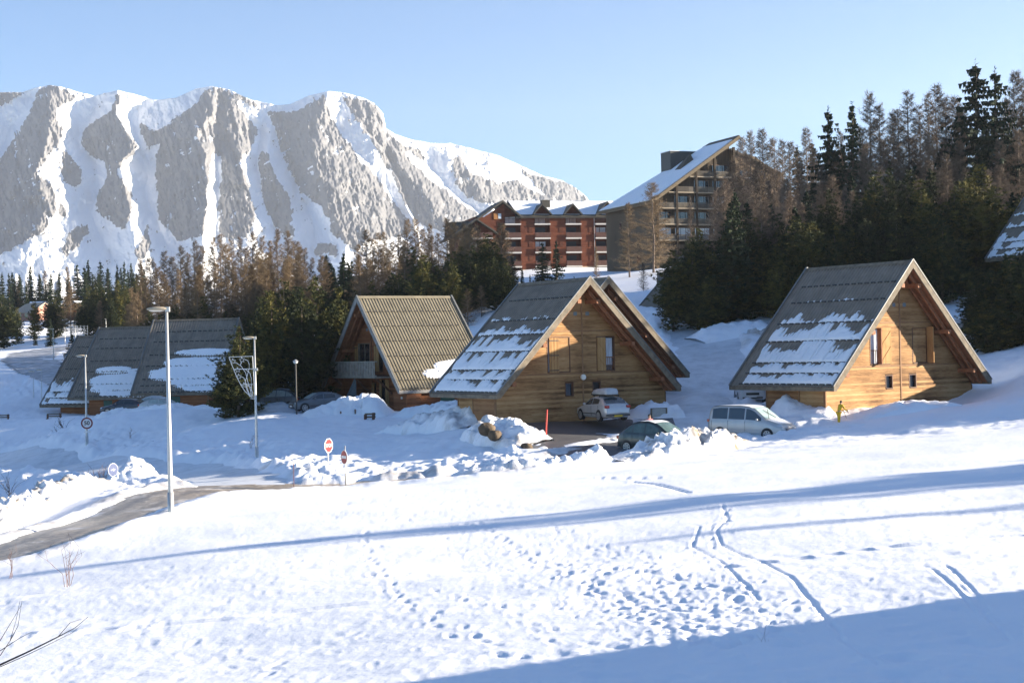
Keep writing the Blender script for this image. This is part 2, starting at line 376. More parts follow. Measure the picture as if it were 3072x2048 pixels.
# dig roads and lot into the snow
cut = sstep(.25, -.25, rsd + .5 * rn); cutl = sstep(.3, -.3, lsd + 1.1 * rn)
snowpatch = sstep(.02, .2, fbm(x / 3.2, y / .9, seed=21, oct=4))       # thin snow left lying on the lot
h = h - .14 * np.maximum(cut, cutl * (1 - .9 * snowpatch * sstep(91, 86, y)))
for (dx, dy, rx, ry, ang, dp) in dents:
    j0, j1 = np.searchsorted(Y_, [dy - .7, dy + .7])
    if j1 <= j0: continue
    xr = np.abs(dx / (dy + 6)); c0, c1 = np.searchsorted(S_, [(dx - .75) / (dy + 6) - .003, (dx + .75) / (dy + 6) + .003])
    a = x[j0:j1, c0:c1] - dx; b = y[j0:j1, c0:c1] - dy
    if a.size == 0: continue
    ca, sa = math.cos(ang), math.sin(ang); p = (a * ca + b * sa) / rx; q = (-a * sa + b * ca) / ry; r2 = p * p + q * q
    dp *= .22
    h[j0:j1, c0:c1] += -dp * np.exp(-r2 ** 2) + dp * .28 * np.exp(-(np.sqrt(r2) - 1.5) ** 2 * 6)
for pts, w_, d_ in lines_:
    ys = [p[1] for p in pts]; j0, j1 = np.searchsorted(Y_, [min(ys) - 1, max(ys) + 1])
    dd = dist_poly(x[j0:j1], y[j0:j1], pts); h[j0:j1] += -d_ * np.exp(-(dd / w_) ** 4) + d_ * .3 * np.exp(-((dd - w_ * 1.7) / (w_ * .6)) ** 2)
H[sl] = h
dirt = np.zeros_like(H)
edge = np.exp(-((rsd - .5) / .8) ** 2)
dirt[sl] = np.clip(edge * .55 * (y < 96) * sstep(.1, .5, fbm(x / 2.5, y / 2.5, seed=31) + .25), 0, 1)
forestx = np.clip(sstep(98, 112, y) * sstep(-.05, .3, fbm(x / 9, y / 9, seed=33)) * .9 * sstep(14, 22, x), 0, 1); dirt[sl] = np.maximum(dirt[sl], forestx)
nr, nc = H.shape
ii = np.arange(nr * nc).reshape(nr, nc)
fq = np.stack([ii[:-1, :-1].ravel(), ii[:-1, 1:].ravel(), ii[1:, 1:].ravel(), ii[1:, :-1].ravel()], 1)
g = mesh_obj('snow_ground', np.stack([XX, YY, H], -1), fq, M_SNOW, smooth=True, attrs={'dirt': dirt})
tag(g, 'snow covered ground, open field in front and hillside behind', 'ground', kind='structure')
def gz(x, y): return float(base_h(np.array([x]), np.array([y]))[0])
def drape(name, sdf, bbox, step, mat, dz=-.06, label=None, cat='road'):
    xs = np.arange(bbox[0], bbox[1], step); ys = np.arange(bbox[2], bbox[3], step); X, Y = np.meshgrid(xs, ys)
    sd = sdf(X, Y); Hh = base_h(X, Y) + .10 * fbm(X / 7, Y / 5, seed=1, oct=2) + dz
    ok = sd < .9; idx = np.arange(X.size).reshape(X.shape)
    q = ok[:-1, :-1] & ok[1:, :-1] & ok[:-1, 1:] & ok[1:, 1:]
    f = np.stack([idx[:-1, :-1][q], idx[:-1, 1:][q], idx[1:, 1:][q], idx[1:, :-1][q]], 1)
    used, inv = np.unique(f, return_inverse=True)
    v = np.stack([X.ravel(), Y.ravel(), Hh.ravel()], 1)[used]
    d_ = sd.ravel()[used] + 1.9
    lane = np.exp(-((d_ - .85) / .28) ** 2) * (.55 + .6 * fbm(v[:, 0] / 2, v[:, 1] / 2, seed=77))
    return tag(mesh_obj(name, v, inv.reshape(-1, 4), mat, smooth=True, attrs={'lane': np.clip(lane, 0, 1)}), label, cat, kind='structure')
def road_mat(name, snowy=.5):
    m, nt, b = newmat(name); N = NT(nt); tc = N.n('TexCoord')
    n1 = N.n('TexNoise', i_Scale=.5, i_Detail=8., i_Roughness=.7); N.l(tc.outputs['Object'], n1.inputs['Vector'])
    n2 = N.n('TexNoise', i_Scale=4., i_Detail=6.); N.l(tc.outputs['Object'], n2.inputs['Vector'])
    c = N.ramp(n2.outputs['Fac'], (.3, (.15, .11, .065)), (.55, (.34, .265, .165)), (.75, (.50, .41, .28)))
    sn = N.ramp(n1.outputs['Fac'], (.62 - snowy * .45, 0.), (.72 - snowy * .3, 1.))
    la = N.n('Attribute', attribute_name='lane')
    c2 = N.mix(la.outputs['Fac'], N.mix(sn, c, (.66, .66, .66)), (.075, .052, .03))
    N.l(c2, b.inputs['Base Color']); N.l(N.math('MULTIPLY_ADD', sn, .4, .3), b.inputs['Roughness'])
    bp = N.n('Bump', i_Strength=.5, i_Distance=.04); N.l(n2.outputs['Fac'], bp.inputs['Height']); N.l(bp.outputs[0], b.inputs['Normal'])
    return m
def icy(name, a_, b_, sn0, sn1, rough):
    m, nt, b = newmat(name); N = NT(nt); tc = N.n('TexCoord')
    n1 = N.n('TexNoise', i_Scale=.8, i_Detail=8., i_Roughness=.7); N.l(tc.outputs['Object'], n1.inputs['Vector'])
    c = N.ramp(n1.outputs['Fac'], (.3, a_), (.5, b_), (sn0, b_), (sn1, (.75, .78, .82)))
    N.l(c, b.inputs['Base Color']); b.inputs['Roughness'].default_value = rough
    bp = N.n('Bump', i_Strength=.4, i_Distance=.03); N.l(n1.outputs['Fac'], bp.inputs['Height']); N.l(bp.outputs[0], b.inputs['Normal'])
    return m
M_ROAD = road_mat('dirty_road', .22)
M_ICY = icy('icy_road', (.46, .49, .52), (.64, .67, .70), .50, .70, .4)
M_LOT = icy('wet_asphalt', (.05, .05, .052), (.10, .10, .105), .64, .70, .45)
M_LOOP = icy('plowed_tarmac', (.13, .14, .155), (.3, .32, .35), .5, .75, .5)
drape('road', lambda X, Y: np.minimum(dist_poly(X, Y, ROAD_NEAR) - 1.8, dist_poly(X, Y, ROAD_DRIVE) - 2.1), (-60, 16, 40, 92), .35, M_ROAD, label='dirty slush covered road with driveway crossing the snow field', cat='road')
drape('road', lambda X, Y: dist_poly(X, Y, ROAD_LOW) - 2.3, (-70, -10, 72, 150), .4, M_ICY, dz=-.075, label='icy lower road running along the foot of the shaded bank', cat='road')
drape('road', lambda X, Y: dist_poly(X, Y, ROAD_UP) - 2.6, (5, 25, 80, 140), .4, M_ICY, dz=-.085, label='snow packed lane climbing between the two right hand chalets', cat='road')
drape('road', lambda X, Y: dist_poly(X, Y, ROAD_LOOP) - 3.2, (-90, -40, 170, 270), .8, M_LOOP, dz=.02, label='dark curving road with wheel ruts far left', cat='road')
drape('parking_lot', lot_sd, (-6, 16, 70, 98), .3, M_LOT, dz=-.05, label='dark wet asphalt parking area beside the middle chalet', cat='parking lot')
# ------------------------------------------------------------------ mountain
SIL = [(-420,150),(-300,120),(-200,110),(-120,100),(-60,97),(0,92),(22,92),(35,88),(50,84.5),(60,86),(75,91),(95,96),(104,93),(118,90),(130,93),(155,100),(175,98),(195,89),(212,86),(228,89),(250,99),(275,105),(290,104),(310,95),(328,91),(345,93),(362,97),(374,103),(383,113),(386,128),(395,134),(410,139),(430,143),(450,143),(470,148),(500,156),(520,165),(545,176),(562,180),(575,187),(586,196),(592,206),(615,222),(660,240),(720,262),(800,275)]
CR = [ # crest(+)/gully(-) curves: weight, [(u,v)..]
 (1,[(-300,90),(-320,300)]),(-1,[(-230,90),(-250,300)]),(1,[(-160,90),(-150,300)]),(-1,[(-95,90),(-110,300)]),(1,[(-45,95),(-70,250)]),
 (-1,[(22,90),(8,130),(-15,200),(-30,270)]),(1,[(50,84),(50,120),(44,150),(34,175),(48,205),(28,250)]),
 (-1,[(97,90),(97,104),(79,138),(95,163),(95,193),(92,213),(110,255)]),
 (1,[(119,90),(116,111),(125,129),(138,148),(119,163),(124,186),(130,208),(135,250)]),
 (-1,[(160,90),(138,107),(131,117),(139,150),(149,177),(145,190),(153,215),(172,255)]),
 (1,[(213,86),(214,111),(197,133),(206,154),(207,200),(203,235)]),
 (-.35,[(218,86),(219,156),(216,193),(219,235)]),(.5,[(226,86),(238,126),(241,171),(253,215)]),
 (-.5,[(268,90),(262,107),(260,134),(256,159),(263,197),(277,230)]),(.3,[(272,100),(268,156),(280,193),(292,235)]),
 (-1,[(284,95),(276,115),(285,144),(307,208),(316,240)]),
 (1,[(328,90),(318,118),(313,160),(329,207),(345,240)]),(-.2,[(342,92),(338,126),(376,173),(399,207),(416,235)]),
 (.45,[(356,100),(362,126),(391,163),(414,220)]),(-.1,[(366,100),(366,132),(397,182),(420,235)]),(.7,[(384,110),(386,127),(400,163),(423,191),(447,225)]),
 (-.5,[(410,125),(426,160),(451,191),(486,215)]),(.3,[(451,140),(463,166),(486,199),(500,230)]),(-.2,[(500,150),(520,230)]),(.2,[(540,170),(560,240)]),(-.3,[(590,190),(620,260)]),(.4,[(640,230),(680,290)]),(-.5,[(740,250),(760,300)])]
_sc8 = lambda l: [(a / 6.72, 66.7 + b / 6.72) for a, b in l]
_sc1 = lambda l: [(266.7 + a / 6.414, 66.7 + b / 6.414) for a, b in l]
ROCK = [_sc8([(260,150),(340,115),(430,150),(520,200),(430,230),(370,330),(430,420),(400,500),(300,640),(250,720),(350,800),(390,900),(350,1040),(270,1120),(100,1200),(-100,1290),(-300,1300),(-200,900),(0,640),(60,520),(200,300),(240,200)]),
 _sc8([(440,540),(550,680),(560,760),(500,800),(430,780),(400,640)]),_sc8([(400,910),(450,960),(430,1020),(390,1000)]),_sc8([(470,1100),(590,1040),(600,1110),(440,1290),(420,1230)]),
 _sc8([(780,170),(830,200),(775,290),(830,400),(925,540),(880,610),(720,650),(600,590),(530,500),(560,420),(700,330),(740,300)]),
 _sc8([(700,640),(820,640),(780,720),(890,830),(880,960),(820,1100),(740,1040),(640,980),(650,880),(720,760)]),
 _sc8([(1370,150),(1480,135),(1640,180),(1740,260),(1760,300),(1600,215),(1570,210),(1660,340),(1740,420),(1680,560),(1610,640),(1660,740),(1720,1020),(1650,1150),(1480,1140),(1460,960),(1490,760),(1480,600),(1420,590),(1400,800),(1380,1130),(1200,1170),(1060,1020),(1060,800),(1040,620),(1090,520),(1010,540),(920,390),(940,370),(1040,430),(1200,330),(1330,230)]),
 _sc8([(1780,540),(1870,760),(1950,900),(1960,1040),(2000,1150),(1900,1130),(1800,980),(1760,850),(1730,640)]),_sc8([(900,1250),(1000,1050),(1010,1180),(960,1290)]),
 _sc8([(-500,170),(180,172),(50,240),(0,262),(-500,300)]),_sc8([(-900,300),(-500,400),(-300,700),(-600,1200),(-1400,1300),(-1500,500)]),
 _sc1([(370,175),(420,330),(480,440),(700,700),(820,860),(920,1000),(900,1080),(640,1120),(580,1180),(420,1070),(400,980),(330,880),(220,800),(130,640),(80,480),(10,280),(200,290),(330,210)]),
 _sc1([(480,195),(640,220),(740,290),(765,400),(850,480),(1000,560),(1030,620),(900,540),(900,570),(1000,690),(1150,790),(1270,890),(1380,950),(1300,1010),(1180,1090),(960,1000),(880,860),(820,740),(700,520),(600,380),(540,280)]),
 _sc1([(1190,600),(1250,560),(1270,650),(1330,690),(1440,730),(1600,730),(1700,790),(1870,860),(1600,880),(1400,870),(1300,850),(1200,730)]),
 _sc1([(1640,660),(1780,715),(1900,730),(2000,780),(2070,870),(1900,870),(1750,800),(1700,740)]),_sc1([(290,1200),(340,1120),(440,1140),(460,1200)]),_sc1([(2070,870),(2400,1000),(3000,1300),(2200,1300),(1800,1000)])]
us = np.concatenate([np.arange(-420, -10, 3.), np.arange(-10, 625, .75), np.arange(626, 800, 3.)])
tv = np.linspace(0, 1, 230) ** .97
su = np.interp(us, *zip(*SIL)) + .5 * fbm(us / 9, us * 0, seed=41) * 1.1
U = np.broadcast_to(us, (230, len(us))).copy(); T = tv[:, None] + 0 * U; V = su[None] + (282 - su[None]) * T
def crest(U, V):
    pos = np.stack([np.interp(V.ravel(), [p[1] for p in c], [p[0] for p in c]).reshape(V.shape) for w_, c in CR]); 
    for k in range(1, len(pos)): pos[k] = np.maximum(pos[k], pos[k - 1] + 2)
    wt = [w_ for w_, c in CR]; out = np.full(U.shape, 0.)
    for k in range(len(pos) - 1):
        m = (U >= pos[k]) & (U < pos[k + 1]); t = (U - pos[k]) / (pos[k + 1] - pos[k]); t = np.where(m, t, 0)
        out = np.where(m, wt[k] * (1 - t) + wt[k + 1] * t, out)
    return out
wu = U + 3.0 * fbm(U / 14, V / 14, seed=43); 
cr = crest(wu, V)
rmask = np.zeros(U.shape, bool)
pu = U + 2.2 * fbm(U / 5, V / 9, seed=45, oct=4); pv = V + 2 * fbm(U / 9, V / 5, seed=46, oct=4)
for pl in ROCK: rmask |= inpoly(pu, pv, pl)
rk = rmask.astype(float)
for _ in range(7):
    for ax in (0, 1): rk = (np.roll(rk, 1, ax) + rk * 2 + np.roll(rk, -1, ax)) / 4
along = U * .8 + V * .55
lr_ = np.where(cr > 0, .5, .5) ; st = .9 * fbm((U - V * .25) / 2.6, (V + U * .25) / 13., seed=47, oct=4, gain=.65) + .9 * fbm((U * .6 + V * 1.0) / 2.6, (V - U * .7) / 12., seed=57, oct=4, gain=.62) + .5 * fbm(U / 10, V / 10, seed=48)
rdg = (1 - np.abs(fbm((U - V * .25) / 7, V / 26, seed=61, oct=4, gain=.6)) * 2.6); rdg2 = 1 - np.abs(fbm((U + V * .35) / 3., V / 9, seed=63, oct=3, gain=.6)) * 2.6
rockv = np.clip((rk + .62 * st + .16 * (rdg - .4) + .10 * (rdg2 - .4) - .44) * 6, 0, 1)
env = np.interp(T, [0, .1, .35, .8, 1], [.15, .55, 1, .8, .3])
relief = 100 * cr * env + 34 * fbm(U / 16, V / 16, seed=49, oct=4) + (.25 + .75 * rockv) * (15 * rdg + 5 * rdg2 + 6 * fbm(U / 1.6, V / 3.2, seed=50, oct=3, gain=.65)) + 2.5 * fbm(U / 2, V / 2, seed=51, oct=2)
Yd = 4150 - 980 * T ** 1.1 - relief + 250 * sstep(390, 620, U)
vec = _f[None, None] + _r[None, None] * ((U - 512) / F)[..., None] - _u[None, None] * ((V - 341) / F)[..., None]
pts = vec * (Yd / vec[..., 1])[..., None]
back = []
for dy, dz in ((700, 520), (450, 280), (220, 90), (80, 18)):
    b_ = pts[0].copy(); b_[:, 1] += dy; b_[:, 0] *= (b_[:, 1] / pts[0][:, 1]); b_[:, 2] -= dz; back.append(b_)
low = pts[-1].copy(); low[:, 1] -= 500; low[:, 0] *= low[:, 1] / pts[-1][:, 1]; low[:, 2] -= 160
allp = np.concatenate([np.array(back), pts, low[None]], 0)
rock_a = np.concatenate([np.repeat(rockv[:1], 4, 0), rockv, rockv[-1:]], 0)
nr_, nc_ = allp.shape[:2]; ii = np.arange(nr_ * nc_).reshape(nr_, nc_)
fq = np.stack([ii[:-1, :-1].ravel(), ii[1:, :-1].ravel(), ii[1:, 1:].ravel(), ii[:-1, 1:].ravel()], 1)
m, nt, b = newmat('mountain_rock_and_snow'); N = NT(nt); tc = N.n('TexCoord')
mp = N.n('Mapping'); mp.inputs['Scale'].default_value = (.032, .010, .016); N.l(tc.outputs['Object'], mp.inputs[0])
n1 = N.n('TexNoise', i_Scale=1., i_Detail=9., i_Roughness=.7); N.l(mp.outputs[0], n1.inputs['Vector'])
at = N.n('Attribute', attribute_name='rock')
c = N.ramp(n1.outputs['Fac'], (.3, (.125, .127, .135)), (.55, (.17, .17, .172)), (.75, (.235, .226, .215)))
f = N.math('ADD', at.outputs['Fac'], N.math('MULTIPLY_ADD', n1.outputs['Fac'], .8, -.4)); f = N.ramp(f, (.38, 0.), (.58, 1.))
N.l(N.mix(f, (.86, .88, .90), c), b.inputs['Base Color']); b.inputs['Roughness'].default_value = .9; b.inputs['Specular IOR Level'].default_value = .1
bp = N.n('Bump', i_Strength=.5, i_Distance=10.); N.l(n1.outputs['Fac'], bp.inputs['Height']); N.l(bp.outputs[0], b.inputs['Normal'])
mt = mesh_obj('mountain', allp, fq, m, smooth=True, attrs={'rock': rock_a})
tag(mt, 'snow streaked rocky mountain range with rounded summits far behind the forest', 'mountain', kind='structure')
# ------------------------------------------------------------------ trees
def leaf_mat(name, cols, rough=.75, ov=.25):
    m, nt, b = newmat(name); N = NT(nt); tc = N.n('TexCoord'); nz = N.n('TexNoise', i_Scale=1.1, i_Detail=4.); N.l(tc.outputs['Object'], nz.inputs['Vector'])
    oi = N.n('ObjectInfo'); f = N.math('ADD', nz.outputs['Fac'], N.math('MULTIPLY_ADD', oi.outputs['Random'], ov, -ov / 2))
    c = N.ramp(f, (.3, cols[0]), (.5, cols[1]), (.7, cols[2])); N.l(c, b.inputs['Base Color']); b.inputs['Roughness'].default_value = rough
    b.inputs['Specular IOR Level'].default_value = .2
    return m
M_BARK = simple('bark', (.11, .085, .065), .9, .3, 6, .6, 12, stretch=(1, 1, .3))
M_LBARK = simple('larch_bark', (.17, .13, .10), .9, .3, 6, .4, 12, stretch=(1, 1, .3))
M_SPR = leaf_mat('spruce_needles', [(.012, .024, .014), (.022, .04, .02), (.045, .062, .028)])
M_PIN = leaf_mat('pine_needles', [(.016, .024, .011), (.042, .052, .017), (.145, .125, .03)])
M_LAR = leaf_mat('larch_twigs', [(.11, .08, .05), (.175, .125, .075), (.25, .18, .105)], .9, .4)
M_LARG = leaf_mat('grey_larch_twigs', [(.09, .07, .055), (.15, .115, .085), (.21, .16, .12)], .9, .4)
def trunk_mesh(name, h, r, lean, mat, seed):
    g_ = np.random.RandomState(seed); mb = MB(); n = 9; pts = []; rr = []
    for k in range(n):
        t = k / (n - 1); pts.append((lean[0] * t * t + .04 * g_.randn() * h / 14, lean[1] * t * t + .04 * g_.randn() * h / 14, h * t - (.8 if k == 0 else 0))); rr.append(r * (1 - t) ** .8 + .012)
    mb.tube(pts, rr, 7); o = mb.build(name, mat, None, smooth=True); me = o.data; bpy.data.objects.remove(o); return me
def tris_mesh(name, T, mat):
    T = np.asarray(T, np.float32).reshape(-1, 3); o = mesh_obj(name, T, np.arange(len(T)).reshape(-1, 3), mat); me = o.data; bpy.data.objects.remove(o); return me
def ribbon(a, b, wd, g_):
    "thin triangles from points a to b"
    d = b - a; s = np.cross(d, g_.randn(*d.shape)); s /= (np.linalg.norm(s, axis=1, keepdims=True) + 1e-9); s *= wd
    return np.stack([a - s, a + s, b], 1)
def make_spruce(seed, h=14, R0=2.6, dens=1., bare=.08, gap=.15):
    g_ = np.random.RandomState(seed); T = []
    nl = int(34 * dens); zs = np.linspace(bare, .985, nl)
    for z in zs:
        L = R0 * ((1 - z) ** .75 * .95 + .04) * (1 - .25 * max(0, .15 - z) / .15)
        nb = int(5 + 6 * (1 - z)); ph = g_.rand() * 6.28
        for k in range(nb):
            if g_.rand() < gap: continue
            an = ph + k * 6.283 / nb + g_.randn() * .25; l = L * (.7 + .5 * g_.rand()); droop = (.28 + .22 * g_.rand()) * (1.1 - z)
            z0 = z * h + g_.randn() * .15
            n = max(4, int(l / .17)); t = (np.arange(n) + g_.rand(n)) / n
            cx, cy = math.cos(an), math.sin(an)
            base = np.stack([cx * l * t, cy * l * t, z0 - droop * l * t + .35 * droop * l * t ** 2.5 * 1.6], 1)
            for sgn in (-1, 0, 1):
                w = .42 * (1 - .45 * t) * (.5 + .8 * g_.rand(n)) * (.55 + .45 * l / R0)
                a2 = an + sgn * (.9 + .3 * g_.rand(n)); dirv = np.stack([np.cos(a2), np.sin(a2), -.25 - .55 * g_.rand(n)], 1)
                tip = base + dirv * w[:, None]
                side = np.stack([-np.sin(a2), np.cos(a2), .3 * g_.randn(n)], 1) * (.085 + .05 * g_.rand(n))[:, None]
                T.append(np.stack([base - side, base + side, tip], 1))
                hang = base + dirv * w[:, None] * .5 + np.stack([0 * t, 0 * t, -.18 - .2 * g_.rand(n)], 1)
                T.append(np.stack([base - side * .9, base + side * .9, hang], 1))
    z = np.linspace(h * .96, h * 1.02, 12); a = np.stack([0 * z, 0 * z, z], 1); T.append(ribbon(a, a + g_.randn(12, 3) * np.array([.12, .12, .05]) + np.array([0, 0, .12]), .04, g_))
    return tris_mesh('crown', np.concatenate(T), M_SPR), trunk_mesh('trunk', h * .99, .17, (0, 0), M_BARK, seed)
def make_pine(seed, h=10, R0=2.6, nlead=4, full=1.):
    "bushy mountain pine: several pointed leaders, limbs sweeping up, upright tufts"
    g_ = np.random.RandomState(seed); C = []; A = []; B = []
    leads = [(0, 0, h, 1.)] + [(R0 * .62 * math.cos(2.4 * k + seed) * (.5 + .5 * g_.rand()), R0 * .62 * math.sin(2.4 * k + seed) * (.5 + .5 * g_.rand()), h * (.62 + .3 * g_.rand()), .8) for k in range(nlead)]
    for lx, ly, ht, sc in leads:
        z = ht; ph = g_.rand() * 6
        zb = h * (.02 if lx == 0 else .22)
        while z > zb:
            dz = ht - z; L = min(R0 * (.95 if lx == 0 else .55), .10 + .34 * dz * (.7 + .6 * g_.rand())) * (1 if z > h * .2 else .75)
            nb = 4 if dz < 1 else 5
            for k in range(nb):
                if g_.rand() < .22: continue
                an = ph + k * 6.283 / nb + g_.randn() * .3; l = L * (.55 + .65 * g_.rand()); n = max(1, int(l / .24)); t = (np.arange(n) + 1.) / n
                p = np.stack([lx + np.cos(an) * l * t, ly + np.sin(an) * l * t, z + l * (.25 * t + .45 * t ** 2.2) * (1 if z > h * .35 else .35)], 1)
                A.append([[lx * min(1, z / ht + .2), ly * min(1, z / ht + .2), z - .1]]); B.append(p[-1:])
                m = 2 if dz > .8 else 1
                C.append((p[:, None] + g_.randn(n, m, 3) * np.array([.13, .13, .10])).reshape(-1, 3))
            ph += 1.1; z -= .34 + .1 * g_.rand()
        C.append(np.array([[lx, ly, ht + .05]]))
    LT = [ribbon(np.concatenate([np.array(a_, float) for a_ in A]), np.concatenate(B), .035, g_)]
    C = np.concatenate(C); nn = int(13 * full)
    c = np.repeat(C, nn, 0); d = g_.randn(len(c), 3); d[:, 2] = np.abs(d[:, 2]) * 1.1 + .3; d /= np.linalg.norm(d, axis=1, keepdims=True)
    l = (.20 + .17 * g_.rand(len(c)))[:, None]; s = np.cross(d, g_.randn(len(c), 3)); s /= np.linalg.norm(s, axis=1, keepdims=True); s *= (.028 + .028 * g_.rand(len(c)))[:, None]
    o = c + d * .02; T = np.stack([o - s, o + s, o + d * l], 1)
    return tris_mesh('crown', np.concatenate([T] + LT), M_PIN), trunk_mesh('trunk', h * .93, .16, (g_.randn() * .2, g_.randn() * .2), M_BARK, seed)
def make_larch(seed, h=15, R0=2.9, dens=1.35, mat=None, bare=.1):
    g_ = np.random.RandomState(seed); T = []; nb = int(150 * dens)
    for i in range(nb):
        z = bare + (.985 - bare) * (i / nb) ** .9; L = R0 * (1 - z) ** .8 * (.5 + .65 * g_.rand()) + .18
        an = g_.rand() * 6.283; up = -.12 + .5 * z + .12 * g_.randn()
        n = 5; t = np.linspace(0, 1, n); 
        p = np.stack([np.cos(an) * L * t, np.sin(an) * L * t, z * h + L * (up * t + .35 * (t ** 2.5) - .12 * t)], 1)
        T.append(ribbon(p[:-1], p[1:] + (p[1:] - p[:-1]) * .15, .024, g_)); T.append(ribbon(p[:-1], p[1:] + (p[1:] - p[:-1]) * .15, .018, g_))
        m = int(9 + 30 * L / R0); tt = .15 + .85 * g_.rand(m); q = np.stack([np.interp(tt, t, p[:, k]) for k in range(3)], 1)
        a2 = an + (1.1 * g_.choice([-1, 1], m)) * (.6 + .6 * g_.rand(m)); ln = (.22 + .42 * g_.rand(m)) * (.5 + .5 * L / R0)
        e = q + np.stack([np.cos(a2) * ln, np.sin(a2) * ln, ln * (.15 + .5 * g_.randn(m))], 1); T.append(ribbon(q, e, .0135, g_))
        k2 = 3; q2 = np.repeat(q, k2, 0) * .55 + np.repeat(e, k2, 0) * .45; e2 = q2 + g_.randn(len(q2), 3) * .16 + np.array([0, 0, .05]); T.append(ribbon(q2, e2, .011, g_))
    return tris_mesh('crown', np.concatenate(T), mat or M_LAR), trunk_mesh('trunk', h, .12, (g_.randn() * .15, g_.randn() * .15), M_LBARK, seed)
KIND = {
 'spruce': [(make_spruce(11, 14, 2.5), 14), (make_spruce(12, 14, 2.1, gap=.3), 14), (make_spruce(13, 14, 3.1, gap=.2), 14), (make_spruce(14, 14, 1.8, dens=.9, gap=.25), 14)],
 'pine': [(make_pine(21, 10, 2.6, 3), 10), (make_pine(22, 10, 3.0, 5), 10), (make_pine(23, 10, 2.2, 2), 10), (make_pine(24, 10, 3.3, 6), 10)],
 'larch': [(make_larch(31), 15), (make_larch(32, 15, 2.5, 1.2), 15), (make_larch(33, 15, 3.4, 1.5), 15), (make_larch(34, 15, 2.2, 1.1), 15)],
 'greylarch': [(make_larch(35, 15, 2.8, 1.3, M_LARG), 15), (make_larch(36, 15, 2.3, 1.1, M_LARG), 15), (make_larch(37, 15, 3.2, 1.45, M_LARG), 15)],
}
NM = dict(spruce=('spruce_tree', 'spruce tree'), pine=('pine_tree', 'pine tree'), larch=('larch_tree', 'larch tree'), greylarch=('larch_tree', 'larch tree'))
_tc = [0]; _tr = random.Random(99)
def tree(kind, x, y, ztop, label, group=None, wide=1., var=None, base=None, minh=3.):
    z0 = (gz(x, y) if base is None else base) - .1; h = max(minh, ztop - z0); vs = KIND[kind]; i = _tr.randrange(len(vs)) if var is None else var
    (cm, tm), h0 = vs[i]; s = h / h0
    r = empty(NM[kind][0], (x, y, z0), _tr.random() * 6.28, label, NM[kind][1], group)
    sw = s * wide if wide != 1 else s * (.9 + .3 * _tr.random()); 
    for nm, me in (('trunk', tm), ('crown', cm)):
        o = bpy.data.objects.new(nm, me); COL.objects.link(o); o.parent = r
    r.scale = (sw, sw, s)
    return r
def trees(kind, lst, label, group, wide=1.):
    for q in lst:
        u, v, Y = q[:3]; p = P(u, v, Y); tree(kind, p[0], p[1], p[2], label if len(q) < 4 or not q[3] else q[3], group, wide=q[4] if len(q) > 4 else wide)
G1 = 'evergreens around the far left houses'; L1 = 'dark spruce in the row behind the far left houses'
trees('spruce', [(2,272,360),(12,272,370),(20,276,355),(30,265,350),(39,273,360),(49,281,365),(59,272,352),(77,264,350),(88,260,345),(100,261,345),(108,268,360),(117,264,350),(124,261,335),(131,263,350),(144,268,350),(-8,268,350),(-20,270,350),(26,280,340),(95,276,335),(69,276,365)], L1, G1, 1.)
trees('larch', [(45,270,365),(67,266,360),(155,262,340),(16,280,350),(-4,284,340)], 'thin bare larch among the spruces at far left', 'bare larches at far left')
trees('pine', [(3,296,250,'olive pine at the left edge beside the far road'),(17,308,262,'small dark pine left of the pink house'),(34,301,275,'slender dark pine in front of the snowy roof'),(54,294,270,'tall pine in front of the pink house'),(101,287,262,'tall dark pine right of the brown far house'),(118,282,262,'olive pine above the left chalets'),(126,290,250),(112,300,245),(134,296,250),(88,300,262),(-8,310,250)], 'dark pine standing above the snowy left chalet roofs', G1)
trees('larch', [(70,286,265,'broad brown larch in front of the brown far house',1.7)], '', None)
trees('spruce', [(50,318,246,'dark dense small spruce beside the far snow pile',1.5),(35,329,252,'tiny spruce alone on the far snow',1.2),(72,334,178,'small dark bush-like spruce behind the lowest left roof',1.9)], '', None)
G2 = 'larches of the brown grove behind the left chalets'; L2 = 'bare brown larch in the grove behind the left chalets'
trees('larch', [(140,258,225),(150,257,215),(164,250,222),(172,256,200),(181,245,215),(188,252,200),(195,240,222),(202,245,206),(213,235,215),(220,233,222),(226,243,200),(231,238,212),(240,236,220),(246,246,198),(253,231,215),(262,235,206),(270,240,218),(277,228,210),(287,230,215),(293,240,200),(298,241,212),(305,247,208),(312,257,200),(320,262,205),(158,266,192),(178,268,188),(198,264,190),(216,262,186),(234,266,185),(252,262,186),(268,268,182),(284,264,186),(302,270,182),(208,274,176),(228,278,174),(246,280,172),(146,276,190),(168,284,180)], L2, G2)
trees('larch', [(100,300,205),(128,305,200),(186,288,176),(260,284,170),(196,284,172)], L2, G2, 1.3)
G3 = 'pines between the left chalets and the balcony chalet'
trees('pine', [(237,328,116,'low spreading dark pine in front of the gable of the left chalets',1.1),(260,300,124,'dark pine second from the left in the clump beside the lamp with stars',.8),(270,294,122,'broad dark pine in the middle of the clump behind the lamp with stars',1.0),(284,284,125,'tallest pine with lit top in the clump behind the lamp with stars',1.2),(300,290,121,'wide dark pine left of the balcony chalet',1.15),(316,281,125,'pine with sunlit yellow green top next to the balcony chalet',1.05),(225,366,117,'small dark pine at the right end of the long snowy roof',1.1),(247,340,118,'low dark pine under the clump behind the lamp with stars',1.3)], '', G3)
trees('pine', [(195,304,176),(150,312,178),(176,306,180)], 'dark pine behind the tallest left chalet roof', G3)
G4 = 'mixed trees on the slope behind the balcony chalet'
trees('spruce', [(326,272,240),(334,268,250),(342,272,240),(349,266,245),(336,282,210),(348,285,205),(357,280,215),(330,290,200)], 'dark spruce in the dip between the two brown groves', G4)
